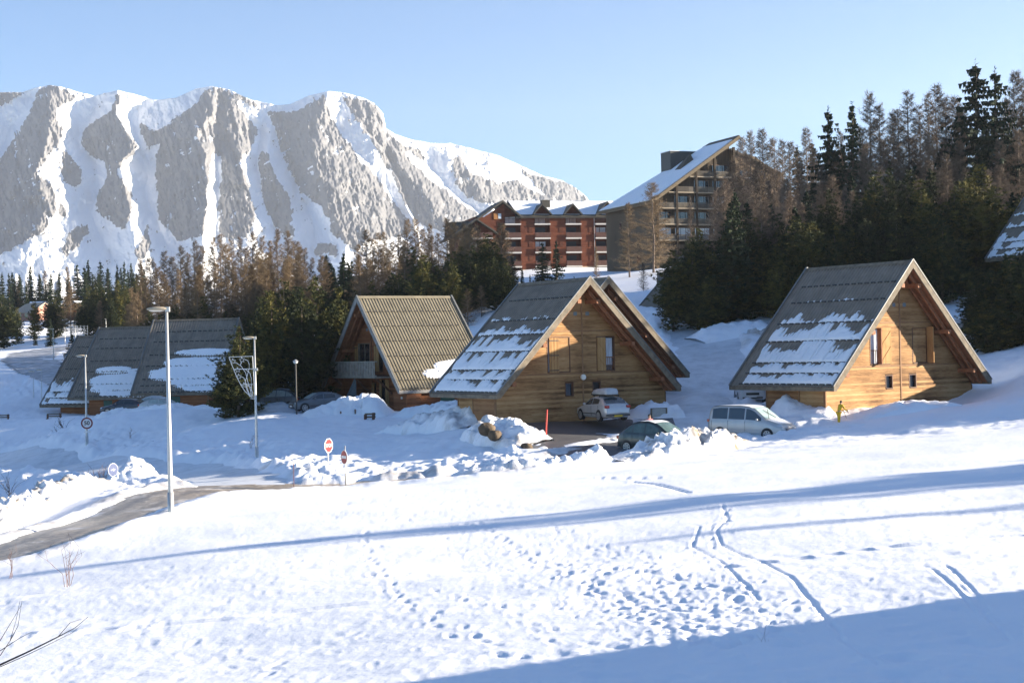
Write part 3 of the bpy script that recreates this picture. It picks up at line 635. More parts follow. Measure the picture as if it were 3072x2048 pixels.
trees('larch', [(366,229,215),(372,238,200),(378,232,222),(384,231,212),(392,240,200),(399,234,215),(407,218,215),(415,217,208),(423,228,215),(430,223,206),(438,232,200),(447,217,212),(454,221,205),(461,230,200),(468,228,195),(477,223,205),(484,236,190),(492,240,195),(401,254,185),(432,258,180),(455,262,178),(388,262,185),(370,264,190),(496,262,185),(358,256,200)], 'bare brown larch in the grove left of the red building', 'larches of the grove left of the red building')
trees('larch', [(470,226,188,'broad twisted larch covering the left corner of the red building',1.9),(446,268,160,'brown larch just above the balcony chalet roof',1.4),(481,285,150,'grey brown larch between the balcony chalet and the middle chalet',1.5),(467,288,148,'low larch behind the right end of the balcony chalet roof',1.5),(500,275,165,'larch just left of the middle chalet ridge',1.3)], '', None)
trees('pine', [(412,249,175,'big olive green pine above the balcony chalet roof',1.15),(487,252,185,'dark pine below the left corner of the red building',.9),(372,282,170,'dark pine above the left end of the balcony chalet ridge',1.1),(392,286,165),(432,288,160),(356,292,165),(504,258,182,'dark narrow pine left of the two spruces by the red building',.7)], 'dark pine low on the slope behind the balcony chalet', G4)
trees('spruce', [(542,242,205,'left one of two dark spruces in front of the red building',1.25),(556,241,200,'right one of two dark spruces in front of the red building',1.35),(512,256,178,'dark spruce below the red building beside its first balconies',1.3),(522,268,172),(500,262,176),(530,274,178),(574,276,185)], 'small dark spruce on the slope under the red building', 'small spruces under the red building')
trees('larch', [(628,202,238,'slim bare larch standing before the blank end wall of the timber building',1.5),(652,182,240,'tall bare larch at the near corner of the timber building',1.6),(596,246,220,'thin sapling larch before the red building',.7)], '', None)
trees('greylarch', [(690,195,225,'thin dark larch in front of the balconies of the timber building',.7),(676,250,170,'bare larch beside the big dark pine',1.2),(643,262,170,'low bare larch on the snow above the middle chalet',1.2)], '', None)
trees('pine', [(727,228,190,'yellow green pine at the foot of the timber building',1.05),(690,246,131,'big dark pine right of the middle chalets',1.55),(672,268,130,'dark pine tucked behind the right eave of the second middle chalet',1.3),(708,262,137,'dark pine behind the big one by the snow lane',1.3)], '', None)
G5 = 'sunlit pines behind the right chalet'
trees('pine', [(779,215,140,'lit pine left of the main pine row behind the right chalet',1.),(829,192,142,'pointed pine left of the tallest pines behind the right chalet',1.),(857,199,135),(875,173,138,'first tall lit pine above the right chalet ridge',1.1),(889,172,135,'second tall lit pine above the right chalet ridge',1.1),(908,173,138,'third tall lit pine above the right chalet ridge',1.1),(920,182,133),(934,176,138,'fourth tall lit pine above the right chalet ridge',1.15),(955,189,133),(977,168,134,'widest lit pine with pointed top near the right edge',1.45),(837,243,126,'low lit pine just left of the right chalet ridge',1.2),(748,240,140),(762,250,132),(800,235,136),(815,225,140),(735,262,136),(780,262,128),(852,230,130),(895,215,128),(940,215,127),(1000,225,130),(722,275,140)], 'dense green pine in the row behind the right chalet', G5, 1.25)
G6 = 'trees of the dark wood on the right hillside'
trees('pine', [(748,285,134),(770,290,132),(795,275,134),(720,290,132),(815,262,134),(1010,255,133),(1030,240,134),(985,262,131),(1005,285,129),(970,250,133),(760,300,130),(735,305,134),(1024,290,128),(960,275,130),(700,300,130)], 'dark shaded pine at the foot of the right hillside wood', G6, 1.5)
trees('spruce', [(828,110,172,'slim spruce with ragged top left on the right skyline',1.15),(852,105,170,'second ragged spruce on the right skyline, right of the slim one',1.2),(975,64,165,'tallest spruce on the skyline near the right edge',1.5),(995,71,160,'spruce just right of the tallest one on the skyline',1.2)], '', None)
G7 = 'bare larches on the right skyline'
trees('greylarch', [(742,136,215),(750,130,212),(762,128,208),(773,137,205),(782,139,208),(790,141,212),(806,127,195),(800,160,180),(869,91,178),(879,103,175),(892,112,180),(897,108,172),(908,90,178),(918,104,180),(928,91,175),(936,83,178),(945,96,172),(955,95,178),(962,104,170),(1015,70,165),(1026,78,170),(1005,98,172),(1036,85,165),(840,130,185),(860,125,180),(815,150,185),(732,160,205),(757,165,195),(778,170,190),(985,110,170),(1045,90,160)], 'bare grey brown larch on the right skyline', G7)
trees('greylarch', [(738,175,185),(752,185,182),(768,180,178),(786,178,172),(804,180,168),(822,165,170),(836,160,172),(850,150,170),(866,142,168),(882,138,170),(898,140,166),(912,135,168),(928,132,165),(944,136,166),(960,140,163),(1000,140,158),(1018,130,158),(716,190,200),(722,210,188),(742,205,176),(760,210,170),(812,200,160),(846,185,158),(880,165,158),(930,160,155),(1030,150,155),(965,168,152)], 'grey brown larch inside the right hillside wood', G6, 1.2)
trees('spruce', [(746,205,190),(835,150,178),(862,150,176),(890,160,170),(960,110,172),(985,125,168),(1012,135,166),(940,150,170),(915,165,165),(1022,110,168),(812,185,168),(790,205,165),(765,228,160),(988,150,160),(1034,125,160)], 'dark spruce inside the right hillside wood', G6, 1.3)
_fr = random.Random(5)
def fill(kind, n, u0, u1, Y0, Y1, hmin, hmax, label, group, wide=1.2, vmin=None):
    for i in range(n):
        Y = _fr.uniform(Y0, Y1); u = _fr.uniform(u0, u1); x = (u - 512) / F * Y; hh = _fr.uniform(hmin, hmax); zt = gz(x, Y) + hh
        tree(kind, x, Y, zt, label, group, wide)
fill('pine', 22, 360, 500, 150, 180, 5, 8, 'low dark pine in the wood left of the red building', 'low pines behind the balcony chalet', 1.3)
fill('larch', 26, 355, 505, 165, 200, 7, 11, 'low brown larch in the wood left of the red building', 'low larches behind the balcony chalet', 1.2)
fill('larch', 36, 130, 335, 172, 205, 7, 11, 'low brown larch filling the lower part of the grove behind the left chalets', 'low larches of the left grove', 1.2)
fill('pine', 16, 140, 340, 168, 182, 4, 7, 'dark pine under the brown larch grove on the left', 'low pines under the left larch grove', 1.4)
fill('spruce', 14, 325, 370, 185, 235, 7, 10, 'dark spruce in the dip between the two brown groves', G4)
fill('greylarch', 40, 715, 1040, 135, 175, 8, 12, 'low grey brown larch between the pines of the right hillside wood', 'low larches of the right wood', 1.2)
fill('spruce', 22, 715, 1040, 130, 165, 7, 11, 'low dark spruce between the pines of the right hillside wood', 'low spruces of the right wood', 1.4)
fill('pine', 9, 985, 1045, 105, 113, 4.5, 6.5, 'low dark pine filling the foot of the right hillside wood', 'low pines of the right wood', 1.5)
fill('spruce', 6, 990, 1045, 106, 113, 5, 7, 'low dark spruce between the pines of the right hillside wood', 'low spruces of the right wood', 1.5)
fill('pine', 7, 700, 760, 127, 131, 4, 5.5, 'low dark pine filling the foot of the right hillside wood', 'low pines of the right wood', 1.5)
fill('pine', 26, 690, 1040, 129, 140, 5.5, 8, 'low dark pine filling the foot of the right hillside wood', 'low pines of the right wood', 1.5)
fill('spruce', 30, -20, 150, 300, 380, 8, 12, 'low dark spruce between the taller ones behind the far left houses', 'low spruces behind the far left houses')
fill('pine', 12, -20, 150, 260, 300, 6, 9, 'dark pine standing above the snowy left chalet roofs', G1)
trees('spruce', [(797,146,262),(812,142,264),(826,150,262),(842,148,266)], 'tall dark spruce added right of the timber building to shade its front', G6, 1.6)  # added as casters so the timber facade falls in shade
# where look-alikes stand in one row, say which one by its place from the left
ORD = 'first second third fourth fifth sixth seventh eighth ninth tenth eleventh twelfth thirteenth fourteenth fifteenth sixteenth seventeenth eighteenth nineteenth twentieth'.split()
def ordinal(i): return ORD[i] if i < 20 else ('twenty ' + ORD[i - 20] if i < 29 else ('thirtieth' if i == 29 else ('thirty ' + ORD[i - 30] if i < 39 else ('fortieth' if i == 39 else 'forty ' + ORD[i - 40]))))
from collections import defaultdict
_by = defaultdict(list)
for o in list(bpy.data.objects):
    if o.get('label') and o.get('category', '').endswith('tree'): _by[o['label']].append(o)
for lb_, os_ in _by.items():
    if len(os_) < 2 or lb_.startswith('low ') or len(os_) > 48: continue
    os_.sort(key=lambda o: o.location.x / o.location.y)
    short = lb_ if len(lb_.split()) <= 9 else ' '.join(lb_.split()[:9])
    for i, o in enumerate(os_): o['label'] = (ordinal(i) + ' from left, ' + lb_)
# just out of frame on the right: unseen trees added on the slope to shade the snow
for i, (x, y, zt, k) in enumerate([(70,53.0,15,'spruce'),(74,54.6,14,'spruce'),(78,53.2,17,'pine'),(62,45.0,10,'greylarch'),(62,41.6,6,'larch'),
    (47,82.5,5,'pine'),(50,85.5,5.8,'pine'),(45,86.5,4.2,'pine'),(54,83.5,6.2,'pine'),(55,89.0,5.4,'pine'),(58,80.5,6,'pine'),(57,104.5,14,'spruce'),(62,104,18.5,'spruce'),(68,103,19.5,'spruce'),(52,106,13.5,'spruce'),(57,108,16.5,'spruce'),(64,109,19.5,'spruce'),(70,108,20.5,'spruce'),(60,112,17.5,'spruce'),(67,113,19.5,'spruce'),(74,106,20.5,'spruce'),
    (58,117.5,13.8,'pine'),(62,119,14.6,'pine'),(57,121,13.6,'pine'),(63,123,14.8,'pine'),(58,125,13.8,'pine'),(64,127,15.0,'pine'),(60,129,14.4,'pine'),(66,117,15.2,'pine'),(55,119,13.0,'pine'),(68,121,15.4,'pine'),(72,140,11,'spruce'),(66,134,9,'spruce'),(78,148,13,'spruce'),(74,156,14,'spruce')]):
    tree(k, x, y, zt, 'unseen tree added beyond the right edge of the view to cast shade', 'unseen trees added beyond the right edge for shade', wide=((2.0 if k == 'pine' else 1.35) if y > 80 else 1))
# ------------------------------------------------------------------ building materials
def siding_mat(name, cols, pitch=.15, rough=.8, weather=None, vert=False):
    m, nt, b = newmat(name); N = NT(nt); tc = N.n('TexCoord'); sp = N.n('SeparateXYZ'); N.l(tc.outputs['Object'], sp.inputs[0])
    zz = sp.outputs[0] if vert else sp.outputs[2]; xx = sp.outputs[2] if vert else N.math('ADD', sp.outputs[0], sp.outputs[1])
    row = N.math('FLOOR', N.math('DIVIDE', zz, pitch))
    wn = N.n('TexWhiteNoise', noise_dimensions='1D'); N.l(row, wn.inputs['W'])
    cell = N.math('FLOOR', N.math('DIVIDE', N.math('MULTIPLY_ADD', wn.outputs['Value'], 3.1, xx), 2.4))
    cb = N.n('CombineXYZ'); N.l(row, cb.inputs[0]); N.l(cell, cb.inputs[1]); w2 = N.n('TexWhiteNoise', noise_dimensions='2D'); N.l(cb.outputs[0], w2.inputs['Vector'])
    mp = N.n('Mapping'); mp.inputs['Scale'].default_value = (14, 14, 1.2) if vert else (1.2, 1.2, 14); N.l(tc.outputs['Object'], mp.inputs[0])
    nz = N.n('TexNoise', i_Scale=1.6, i_Detail=6., i_Roughness=.65); N.l(mp.outputs[0], nz.inputs['Vector'])
    big = N.n('TexNoise', i_Scale=.45, i_Detail=3.); N.l(tc.outputs['Object'], big.inputs['Vector'])
    f = N.math('ADD', N.math('MULTIPLY_ADD', wn.outputs['Value'], .34, N.math('MULTIPLY', w2.outputs['Value'], .16)), N.math('ADD', N.math('MULTIPLY_ADD', nz.outputs['Fac'], .9, -.3), N.math('MULTIPLY_ADD', big.outputs['Fac'], .9, -.4)))
    c = N.ramp(f, (.1, cols[0]), (.45, cols[1]), (.85, cols[2]))
    N.l(c, b.inputs['Base Color']); b.inputs['Roughness'].default_value = rough; b.inputs['Specular IOR Level'].default_value = .2
    bp = N.n('Bump', i_Strength=.35, i_Distance=.01); N.l(nz.outputs['Fac'], bp.inputs['Height']); N.l(bp.outputs[0], b.inputs['Normal'])
    return m
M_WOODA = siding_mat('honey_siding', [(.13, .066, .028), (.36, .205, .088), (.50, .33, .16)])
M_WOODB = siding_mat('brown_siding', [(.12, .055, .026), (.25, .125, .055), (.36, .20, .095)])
M_WOODC = siding_mat('red_brown_siding', [(.15, .055, .025), (.26, .10, .042), (.36, .155, .07)])
M_BARGE = simple('weathered_barge', (.17, .14, .10), .85, .35, 3, .5, 20, stretch=(1, 1, 1))
M_SOFF = simple('soffit_wood', (.25, .10, .042), .75, .25, 3, .3, 14)
M_SHUT = siding_mat('shutter_boards', [(.24, .13, .05), (.38, .22, .09), (.48, .31, .14)], .11, vert=True)
M_DARKW = simple('dark_frame_wood', (.11, .05, .025), .7, .2)
M_ROOF = simple('ribbed_roof_grey', (.225, .195, .155), .5, .22, 1.2, .15, 10, metal=.15, spec=.4)
M_ROOFY = simple('ribbed_roof_tan', (.20, .175, .122), .55, .2, 1.2, .15, 10, metal=.1, spec=.35)
M_GLASS = simple('dark_glass', (.018, .024, .03), .08, 0, spec=.9)
M_CURT = simple('white_curtain', (.5, .55, .62), .85, .25, 3, stretch=(6, 1, .4))
M_IRON = simple('black_iron', (.03, .03, .03), .6, .2)
M_GREEN = simple('green_door', (.035, .10, .07), .6, .15)
M_STEEL = simple('galvanised_steel', (.52, .52, .50), .42, .12, 3, metal=.55)
M_WHITE = simple('white_paint', (.78, .78, .76), .5, .06)
M_LAMPG = simple('lamp_glass', (.75, .73, .66), .3, .05)
PITCH = .15
def siding_wall(mb, outline, z0, z1, y, holes=(), pitch=PITCH, out=-1, d=.036):
    "lapped boards; outline(z)->(xl,xr); each row leans out at its foot"
    z = z0
    while z < z1 - 1e-6:
        za, zb = z, min(z + pitch, z1); l0, r0 = outline(za); l1, r1 = outline(zb)
        if r0 - l0 < .02: break
        if r1 - l1 < .0: m_ = (l0 + r0) / 2; l1 = r1 = m_
        mid = (za + zb) / 2; cuts = sorted([(h[0], h[2]) for h in holes if h[1] < mid < h[3]]); segs = []; cx = None
        xs = [(l0, l1)]; 
        for a, b in cuts: xs.append((a, a)); xs.append((b, b))
        xs.append((r0, r1))
        for k in range(0, len(xs), 2):
            (a0, a1), (b0, b1) = xs[k], xs[k + 1]
            if b0 - a0 < .01 and b1 - a1 < .01: continue
            a1 = max(a1, a0) if k == 0 else a1
            mb.quad((a0, y + out * d, za), (b0, y + out * d, za), (b1, y + out * .003, zb), (a1, y + out * .003, zb))
            mb.quad((a0, y + out * .003, za), (b0, y + out * .003, za), (b0, y + out * d, za), (a0, y + out * d, za))
        z = zb
def roof_panel(name, A, B, n_, L0, mat, root, ribs=33, steps=12, rib_h=.05):
    "ribbed sheet. A ridge-front, B eave-front; runs back by L0 along +y"
    A = np.array(A, float); B = np.array(B, float); n_ = np.array(n_, float); p = L0 / ribs; prof = []
    for k in range(ribs):
        y = k * p; prof += [(y, 0), (y + p * .5, 0), (y + p * .62, rib_h), (y + p * .88, rib_h)]
    prof.append((L0, 0)); V = []
    for t in (0., 1.):
        q = A * (1 - t) + B * t
        V += [q + np.array([0, y, 0]) + n_ * hh for y, hh in prof]
    m_ = len(prof); Fc = [(k, k + 1, m_ + k + 1, m_ + k) for k in range(m_ - 1)]
    mb = MB(); mb.add(V, Fc)
    dn = -n_ * .06; c4 = [A + dn, B + dn, B + dn + [0, L0, 0], A + dn + [0, L0, 0]]; mb.add(c4, [(0, 1, 2, 3)])
    a, b = A + n_ * 0, B + n_ * 0
    mb.add([a, b, b + dn, a + dn], [(0, 1, 2, 3)]); mb.add([a + [0, L0, 0], b + [0, L0, 0], b + dn + [0, L0, 0], a + dn + [0, L0, 0]], [(0, 3, 2, 1)])
    return mb.build(name, mat, root)
def snow_sheet(root, A, B, n_, L0, fn, seed, ny=230, ns=150, lift=.03, thick=.11):
    A = np.array(A, float); B = np.array(B, float); n_ = np.array(n_, float)
    s, t = np.meshgrid(np.linspace(0, 1, ns), np.linspace(0, 1, ny), indexing='ij')
    mk = fn(s, t)
    mk = np.where((s < .004) | (t < .004) | (t > .996), np.minimum(mk, .02), mk)
    hgt = lift + thick * (1 - np.exp(-np.clip(mk, 0, 9) * 3.2)) * (1 + .25 * fbm(s * 30, t * 30, seed=seed)) 
    hgt = np.where(mk <= 0, 0., hgt)
    q = A[None, None] * (1 - s)[..., None] + B[None, None] * s[..., None] + n_[None, None] * hgt[..., None]; q[..., 1] += t * L0
    idx = np.arange(s.size).reshape(s.shape); ok = mk > 0
    cell = ok[:-1, :-1] | ok[1:, :-1] | ok[:-1, 1:] | ok[1:, 1:]
    f = np.stack([idx[:-1, :-1][cell], idx[:-1, 1:][cell], idx[1:, 1:][cell], idx[1:, :-1][cell]], 1)
    if not len(f): return None
    used, inv = np.unique(f, return_inverse=True)
    return mesh_obj('roof_snow', q.reshape(-1, 3)[used], inv.reshape(-1, 4), M_RSNOW, root, smooth=True)
def shutter(mb_, x0, x1, z0, z1, y): mb_.box(x0, y - .05, z0, x1, y, z1)
def chalet(X, Y, Z, yaw, label, W=13.4, H=7.25, L=8.7, front='plain', of=1.39, orr=2.0, wl=-6.0, wr=6.6, zb=2.9, roofm=None, wood=None, snowL=None, snowR=None, guards=(.17, .31, .49, .64, .815, .9, .985), detail=2, group='A-frame chalets', mir=1, lowholes=True, left_side=None, right_side=None, barge=None, base_sh=None):
    """root stands zb below eave level; local x along the gable, +y to the back, z measured from the eaves"""
    roofm = roofm or M_ROOF; wood = wood or M_WOODA; barge = barge or M_BARGE
    root = empty('chalet', (X, Y, Z - zb), R(yaw), label, 'chalet', group)
    def T(p): return (p[0], p[1], p[2] + zb)
    def bld(mb, name, mat, parent=root, **k): return mb.build(name, mat, parent, tr=T, **k)
    hw = W / 2; nl = math.hypot(H, hw); nL = (-H / nl, 0, hw / nl); nR = (H / nl, 0, hw / nl)
    top = (0, 0, H + zb)
    for nm, B, n_ in (('L', (-hw, 0, zb), nL), ('R', (hw, 0, zb), nR)):
        A = np.array(top) - np.array(n_) * .05; Bq = np.array(B) - np.array(n_) * .05
        rp = roof_panel('roof', A, Bq, n_, L, roofm, root)
        if detail > 1:
            p = L / 33
            for gi, g_ in enumerate(guards):
                mb = MB()
                q = A * (1 - g_) + Bq * g_
                for k in range(2, 32, 2):
                    y = k * p - p * .25
                    c = q + np.array([0, y, 0]) + np.array(n_) * .055; dn = (Bq - A) / np.linalg.norm(Bq - A)
                    mb.bar(c - np.array([0, p * .62, 0]), c + np.array([0, p * .62, 0]), .05, .09, up=n_)
                mb.build('snow_guard', M_DARKGUARD, rp)
        fn = snowL if nm == 'L' else snowR
        if fn: snow_sheet(rp, A, Bq, n_, L, fn, int(abs(X * 10)) + 1)
    # ridge cap
    mb = MB(); c = .28
    for n_ in (nL, nR):
        sx = -1 if n_[0] < 0 else 1; a = (0, -.06, H + .03); b = (sx * c * hw / nl, -.06, H + .03 - c * H / nl)
        mb.add([a, b, (b[0], L + .06, b[2]), (0, L + .06, a[2])], [(0, 1, 2, 3)])
        mb.add([(a[0], a[1], a[2]-.1), (b[0], b[1], b[2]-.1), (b[0], L + .06, b[2]-.1), (0, L + .06, a[2]-.1)], [(0, 3, 2, 1)]); mb.quad(a, b, (b[0], b[1], b[2]-.1), (a[0], a[1], a[2]-.1))
    bld(mb, 'ridge_cap', barge if roofm is not M_ROOFY else M_ROOFY)
    # soffit deck + barge boards + fascia
    th = .30
    for sx in (-1, 1):
        n_ = nL if sx < 0 else nR; off = lambda d: (n_[0] * d, n_[2] * d)
        a0 = off(-.13); a1 = off(-.13 - .08)
        mb = MB(); mb.prism([(0 + 0, H + a0[1] * 1.0 - abs(a0[0]) * H / hw), (sx * hw + a0[0] * 0, a0[1] - 0), (sx * hw, a0[1] - .1), (0, H + a0[1] - abs(a0[0]) * H / hw - .1)], .06, L - .06)
        bld(mb, 'soffit', M_SOFF)
        for y0, y1 in ((-.05, .04), (L - .04, L + .05)):
            mb = MB(); dd = .34; k = dd * nl / hw
            mb.prism([(0, H + .05), (sx * (hw + .05), 0 + .05 - .05 * H / hw), (sx * (hw + .05) - sx * .0, -k * .52), (sx * (hw - .16), -k * .52 - .0), (0, H + .05 - k)], y0, y1); bld(mb, 'barge_board', barge)
            mb = MB(); mb.bar((0, (y0 + y1) / 2, H + .075), (sx * (hw + .08), (y0 + y1) / 2, .03), .14, .05, up=(n_[0], 0, n_[2])); bld(mb, 'verge_cap', M_CAP)
        mb = MB(); mb.box(sx * (hw - .03), .05, -.27, sx * (hw + .03), L - .05, -.04); bld(mb, 'fascia_board', barge)
    cx = .28 * mir
    zin = lambda x: H - .35 - abs(x) * H / hw
    def outline(z):
        e = (H - .38 - z) * hw / H; return (max(wl, -e), min(wr, e))
    # front gable
    holes = []
    y = of
    if front == 'plain':
        fw = [(-2.3, 1.12, -.62, 3.28), (1.33, 1.12, 2.72, 3.28)] ; sm = [(-1.06, -.34, -.42, .50), (.98, -.34, 1.62, .50)]
        holes = fw + sm + [(-.31, 4.55, -.05, 4.81), (.58, 4.55, .86, 4.81)]
    else:
        fw = [(-2.62, 1.05, -.62, 3.58), (.22, 1.3, 1.6, 3.36)]; sm = [(1.06, -1.9, 2.5, .76), (-.3, -.46, .4, .48)]
        holes = fw + sm + [(-1.16, 4.55, -.86, 4.81), (-.69, 4.55, -.4, 4.81)]
    mb = MB(); siding_wall(mb, outline, -zb - .6, H - .45, y, holes)
    for sx, xx, ln in ((-1, wl, left_side), (1, wr, right_side)):
        yb = L - orr; y0 = y
        z = -zb - .6
        while z < -.25:
            mb.quad((xx + sx * .022, y0, z), (xx + sx * .022, yb, z), (xx + sx * .003, yb, z + PITCH), (xx + sx * .003, y0, z + PITCH)); z += PITCH
    siding_wall(mb, outline, -zb - .6, H - .45, L - orr, [], out=1)
    bld(mb, 'wall', wood)
    mb = MB()
    mb.box(cx - .05, y - .05, -zb - .5, cx + .05, y - .02, zin(cx) - .1)
    zt = 1.05
    e0, e1 = outline(zt); mb.box(e0, y - .045, zt - .05, e1, y - .02, zt + .02)
    if front == 'plain':
        e0, e1 = outline(3.63); mb.box(e0, y - .045, 3.58, e1, y - .02, 3.65)
    for xx in (wl - .03, wr - .05): mb.box(xx, y - .04, -zb - .5, xx + .08, y + .06, -.3)
    bld(mb, 'trim_board', M_DARKW if front != 'plain' else M_TRIM)
    # openings
    def window(h, kind='dark', frame=M_DARKW):
        x0, z0, x1, z1 = h; mb = MB(); f = .06
        mb.box(x0, y - .035, z0, x0 + f, y + .16, z1); mb.box(x1 - f, y - .035, z0, x1, y + .16, z1); mb.box(x0 + f, y - .035, z1 - f, x1 - f, y + .16, z1); mb.box(x0 + f, y - .06, z0, x1 - f, y + .16, z0 + f)
        wn_ = bld(mb, 'window', frame)
        mb = MB(); mb.box(x0 + f, y + .10, z0 + f, x1 - f, y + .13, z1 - f); bld(mb, 'pane', M_GLASS if kind != 'curtain' else M_CURT, wn_)
        if kind == 'curtain' or (x1 - x0) > 1.3 and kind != 'plainglass':
            mb = MB(); m_ = (x0 + x1) / 2; mb.box(m_ - .04, y + .04, z0 + f, m_ + .04, y + .09, z1 - f); bld(mb, 'mullion', frame, wn_)
        return wn_
    def leaf(x0, x1, z0, z1, parent, brace=0, yy=None, name='shutter', mat=None):
        yy = y - .03 if yy is None else yy
        mb = MB(); mb.box(x0, yy - .04, z0, x1, yy, z1); s_ = bld(mb, name, mat or M_SHUT, parent)
        mb = MB(); h = z1 - z0
        for q in (.06, .49, .92): mb.box(x0, yy - .065, z0 + h * q - .025, x1, yy - .042, z0 + h * q + .025 + (.05 if brace else 0))
        if brace:
            for q0, q1 in ((.1, .47), (.55, .9)):
                a, b2 = (x0 + .04, x1 - .04) if brace > 0 else (x1 - .04, x0 + .04)
                mb.bar((a, yy - .055, z0 + h * q0), (b2, yy - .055, z0 + h * q1), .02, .06, up=(0, 0, 1))
        bld(mb, 'batten', M_SHUT if brace else M_IRON, s_); return s_
    if front == 'plain':
        if detail > 1:
            return_w = [window(fw[0], 'curtain'), window(fw[1], 'dark')]
        else: return_w = [window(fw[0]), window(fw[1])]
        for h in sm: window(h, 'plainglass')
        for h in holes[4:]:
            mb = MB(); mb.box(h[0], y - .02, h[1], h[2], y + .05, h[3]); 
            for q in range(3): mb.box(h[0] + .02, y - .035, h[1] + .04 + q * .08, h[2] - .02, y - .02, h[1] + .07 + q * .08)
            bld(mb, 'vent', M_VENT)
        root['_w'] = 1
        root_w = return_w
    else:
        w0 = window(fw[0], 'dark', M_BARGE); w1 = window(fw[1], 'dark'); leaf(.20, .98, 1.35, 3.34, w1, 1); leaf(-3.2, -2.66, 1.1, 3.4, w0, 0)
        d0 = window(sm[0], 'dark'); leaf(1.95, 2.55, -1.85, .74, d0, -1, name='door_leaf'); leaf(1.0, 1.3, -1.85, .74, d0, 0, name='door_leaf')
        w3 = window(sm[1], 'dark'); leaf(-.32, .05, -.44, .47, w3)
        for h in holes[4:]:
            mb = MB(); mb.box(h[0], y - .02, h[1], h[2], y + .05, h[3]); bld(mb, 'vent', M_VENT)
        root_w = []
    # purlins / rafters seen under the overhang
    for sx in (-1, 1):
        for fr in (.12, .5, .83):
            x = sx * hw * fr; z = H * (1 - fr) - .62
            mb = MB(); mb.box(x - sx * .24 - .0, .12, z - .12, x + sx * .02, of + .1, z + .12); bld(mb, 'purlin', M_SOFF)
        for yy in (.45, .95):
            mb = MB(); mb.prism([(sx * .2, H - .5 - .2 * H / hw), (sx * (hw - .25), -.22 + .0), (sx * (hw - .45), -.22), (sx * .2, H - .78 - .2 * H / hw)], yy - .05, yy + .05); bld(mb, 'rafter', M_SOFF)
    root['_z'] = zb
    return root, bld, y, window, leaf, root_w, outline
M_DARKGUARD = simple('snow_guard_steel', (.05, .05, .048), .6, .1)
M_CAP = simple('verge_cap_metal', (.16, .165, .16), .45, .15, metal=.3)
M_TRIM = simple('trim_wood', (.24, .13, .06), .8, .2)
M_VENT = simple('vent_grey_blue', (.16, .20, .22), .6, .1)
def rowsnow(cov, seed, t0=0., t1=1., guards=(.17, .31, .49, .64, .815, .9, .985), ribs=33, edge=.05):
    g0 = (0,) + tuple(guards)
    def fn(s, t):
        out = np.full(s.shape, -1.)
        nz = fbm(s * 14, t * 12, seed=seed, oct=4); rib = np.cos(t * ribs / 2 * 2 * np.pi); lump = fbm(s * 5, t * 7, seed=seed + 3, oct=2); fine = fbm(s * 40, t * 34, seed=seed + 7, oct=3)
        tb_ = t * ribs / 2; bay = np.floor(tb_); pos = np.abs((tb_ - bay) * 2 - 1)
        for k in range(1, len(g0)):
            a, b_ = g0[k - 1], g0[k]; m_ = (s >= a) & (s < b_); q = (s - a) / (b_ - a); c = cov[k - 1]
            r1 = _hash(bay, bay * 0 + k, bay * 0, seed); r2 = _hash(bay, bay * 0 + k, bay * 0 + 3, seed)
            hb = c * (.55 + .75 * r1 + .5 * lump)
            val = (hb - (1 - q)) * 1.7 - .5 * (pos ** 1.4) * np.clip(1 - c * .75, .12, 1) + .34 * nz + .30 * fine
            slot = (pos < .42) & (q < (.12 + .62 * r2) * (1.25 - .35 * c))
            val = np.where(slot, val - 1.1 * np.clip(.42 - pos, 0, 1) * 2.6 * (.4 + .9 * sstep(-.4, .3, nz)), val)
            rb_ = np.floor(t * ribs + .5); lp = np.abs(t * ribs + .5 - rb_ - .5); r3 = _hash(rb_, rb_ * 0 + k, rb_ * 0 + 9, seed)
            val = val - 1.3 * (lp < .12) * (r3 > .35) * (q < r3 * 1.15 - .1 + .3 * nz) * (c < 1.19) - .5 * (lp < .1) * (r3 > .6)
            if c <= 0: val = val * 0 - 1
            val = np.minimum(val, (b_ - s) * 60 - .28)
            out = np.where(m_, val, out)
        e = np.minimum((t - t0) * 30, (t1 - t) * 30) + .8 * nz
        return np.minimum(out, e)
    return fn
def blobsnow(blobs, seed, guards=(.17, .31, .49, .64, .815, .9, .985), ribs=33):
    "blobs: list of (s,t,rs,rt)"
    def fn(s, t):
        nz = fbm(s * 9, t * 9, seed=seed, oct=4); saw = .05 * np.cos(t * ribs * 2 * np.pi); out = np.full(s.shape, -1.)
        for bs, bt, rs, rt in blobs:
            q = 1 - (np.abs((s - bs) / rs) ** 2.6 + np.abs((t - bt) / rt) ** 2.6); out = np.maximum(out, q)
        out = out + .35 * nz + saw
        for g_ in guards: out = np.where((s > g_) & (s < g_ + .014), np.minimum(out, .9 * nz + .35 * np.cos(t * ribs * np.pi) + .12), out)
        return out
    return fn
# right chalet (sunlit gable)
c3, b3, y3, win3, leaf3, w3, o3 = chalet(23.76, 90.71, -2.56, 33.5, 'A-frame chalet at right whose honey wood gable is lit by the sun', H=7.25, L=8.77, orr=2.5,
    snowL=rowsnow((0, .08, .4, .85, 1.05, 1.2, 1.25), 5, .02, .9), snowR=rowsnow((0, 0, .1, .3, .6, .9, 1), 9))
for o in list(bpy.data.objects):
    pass
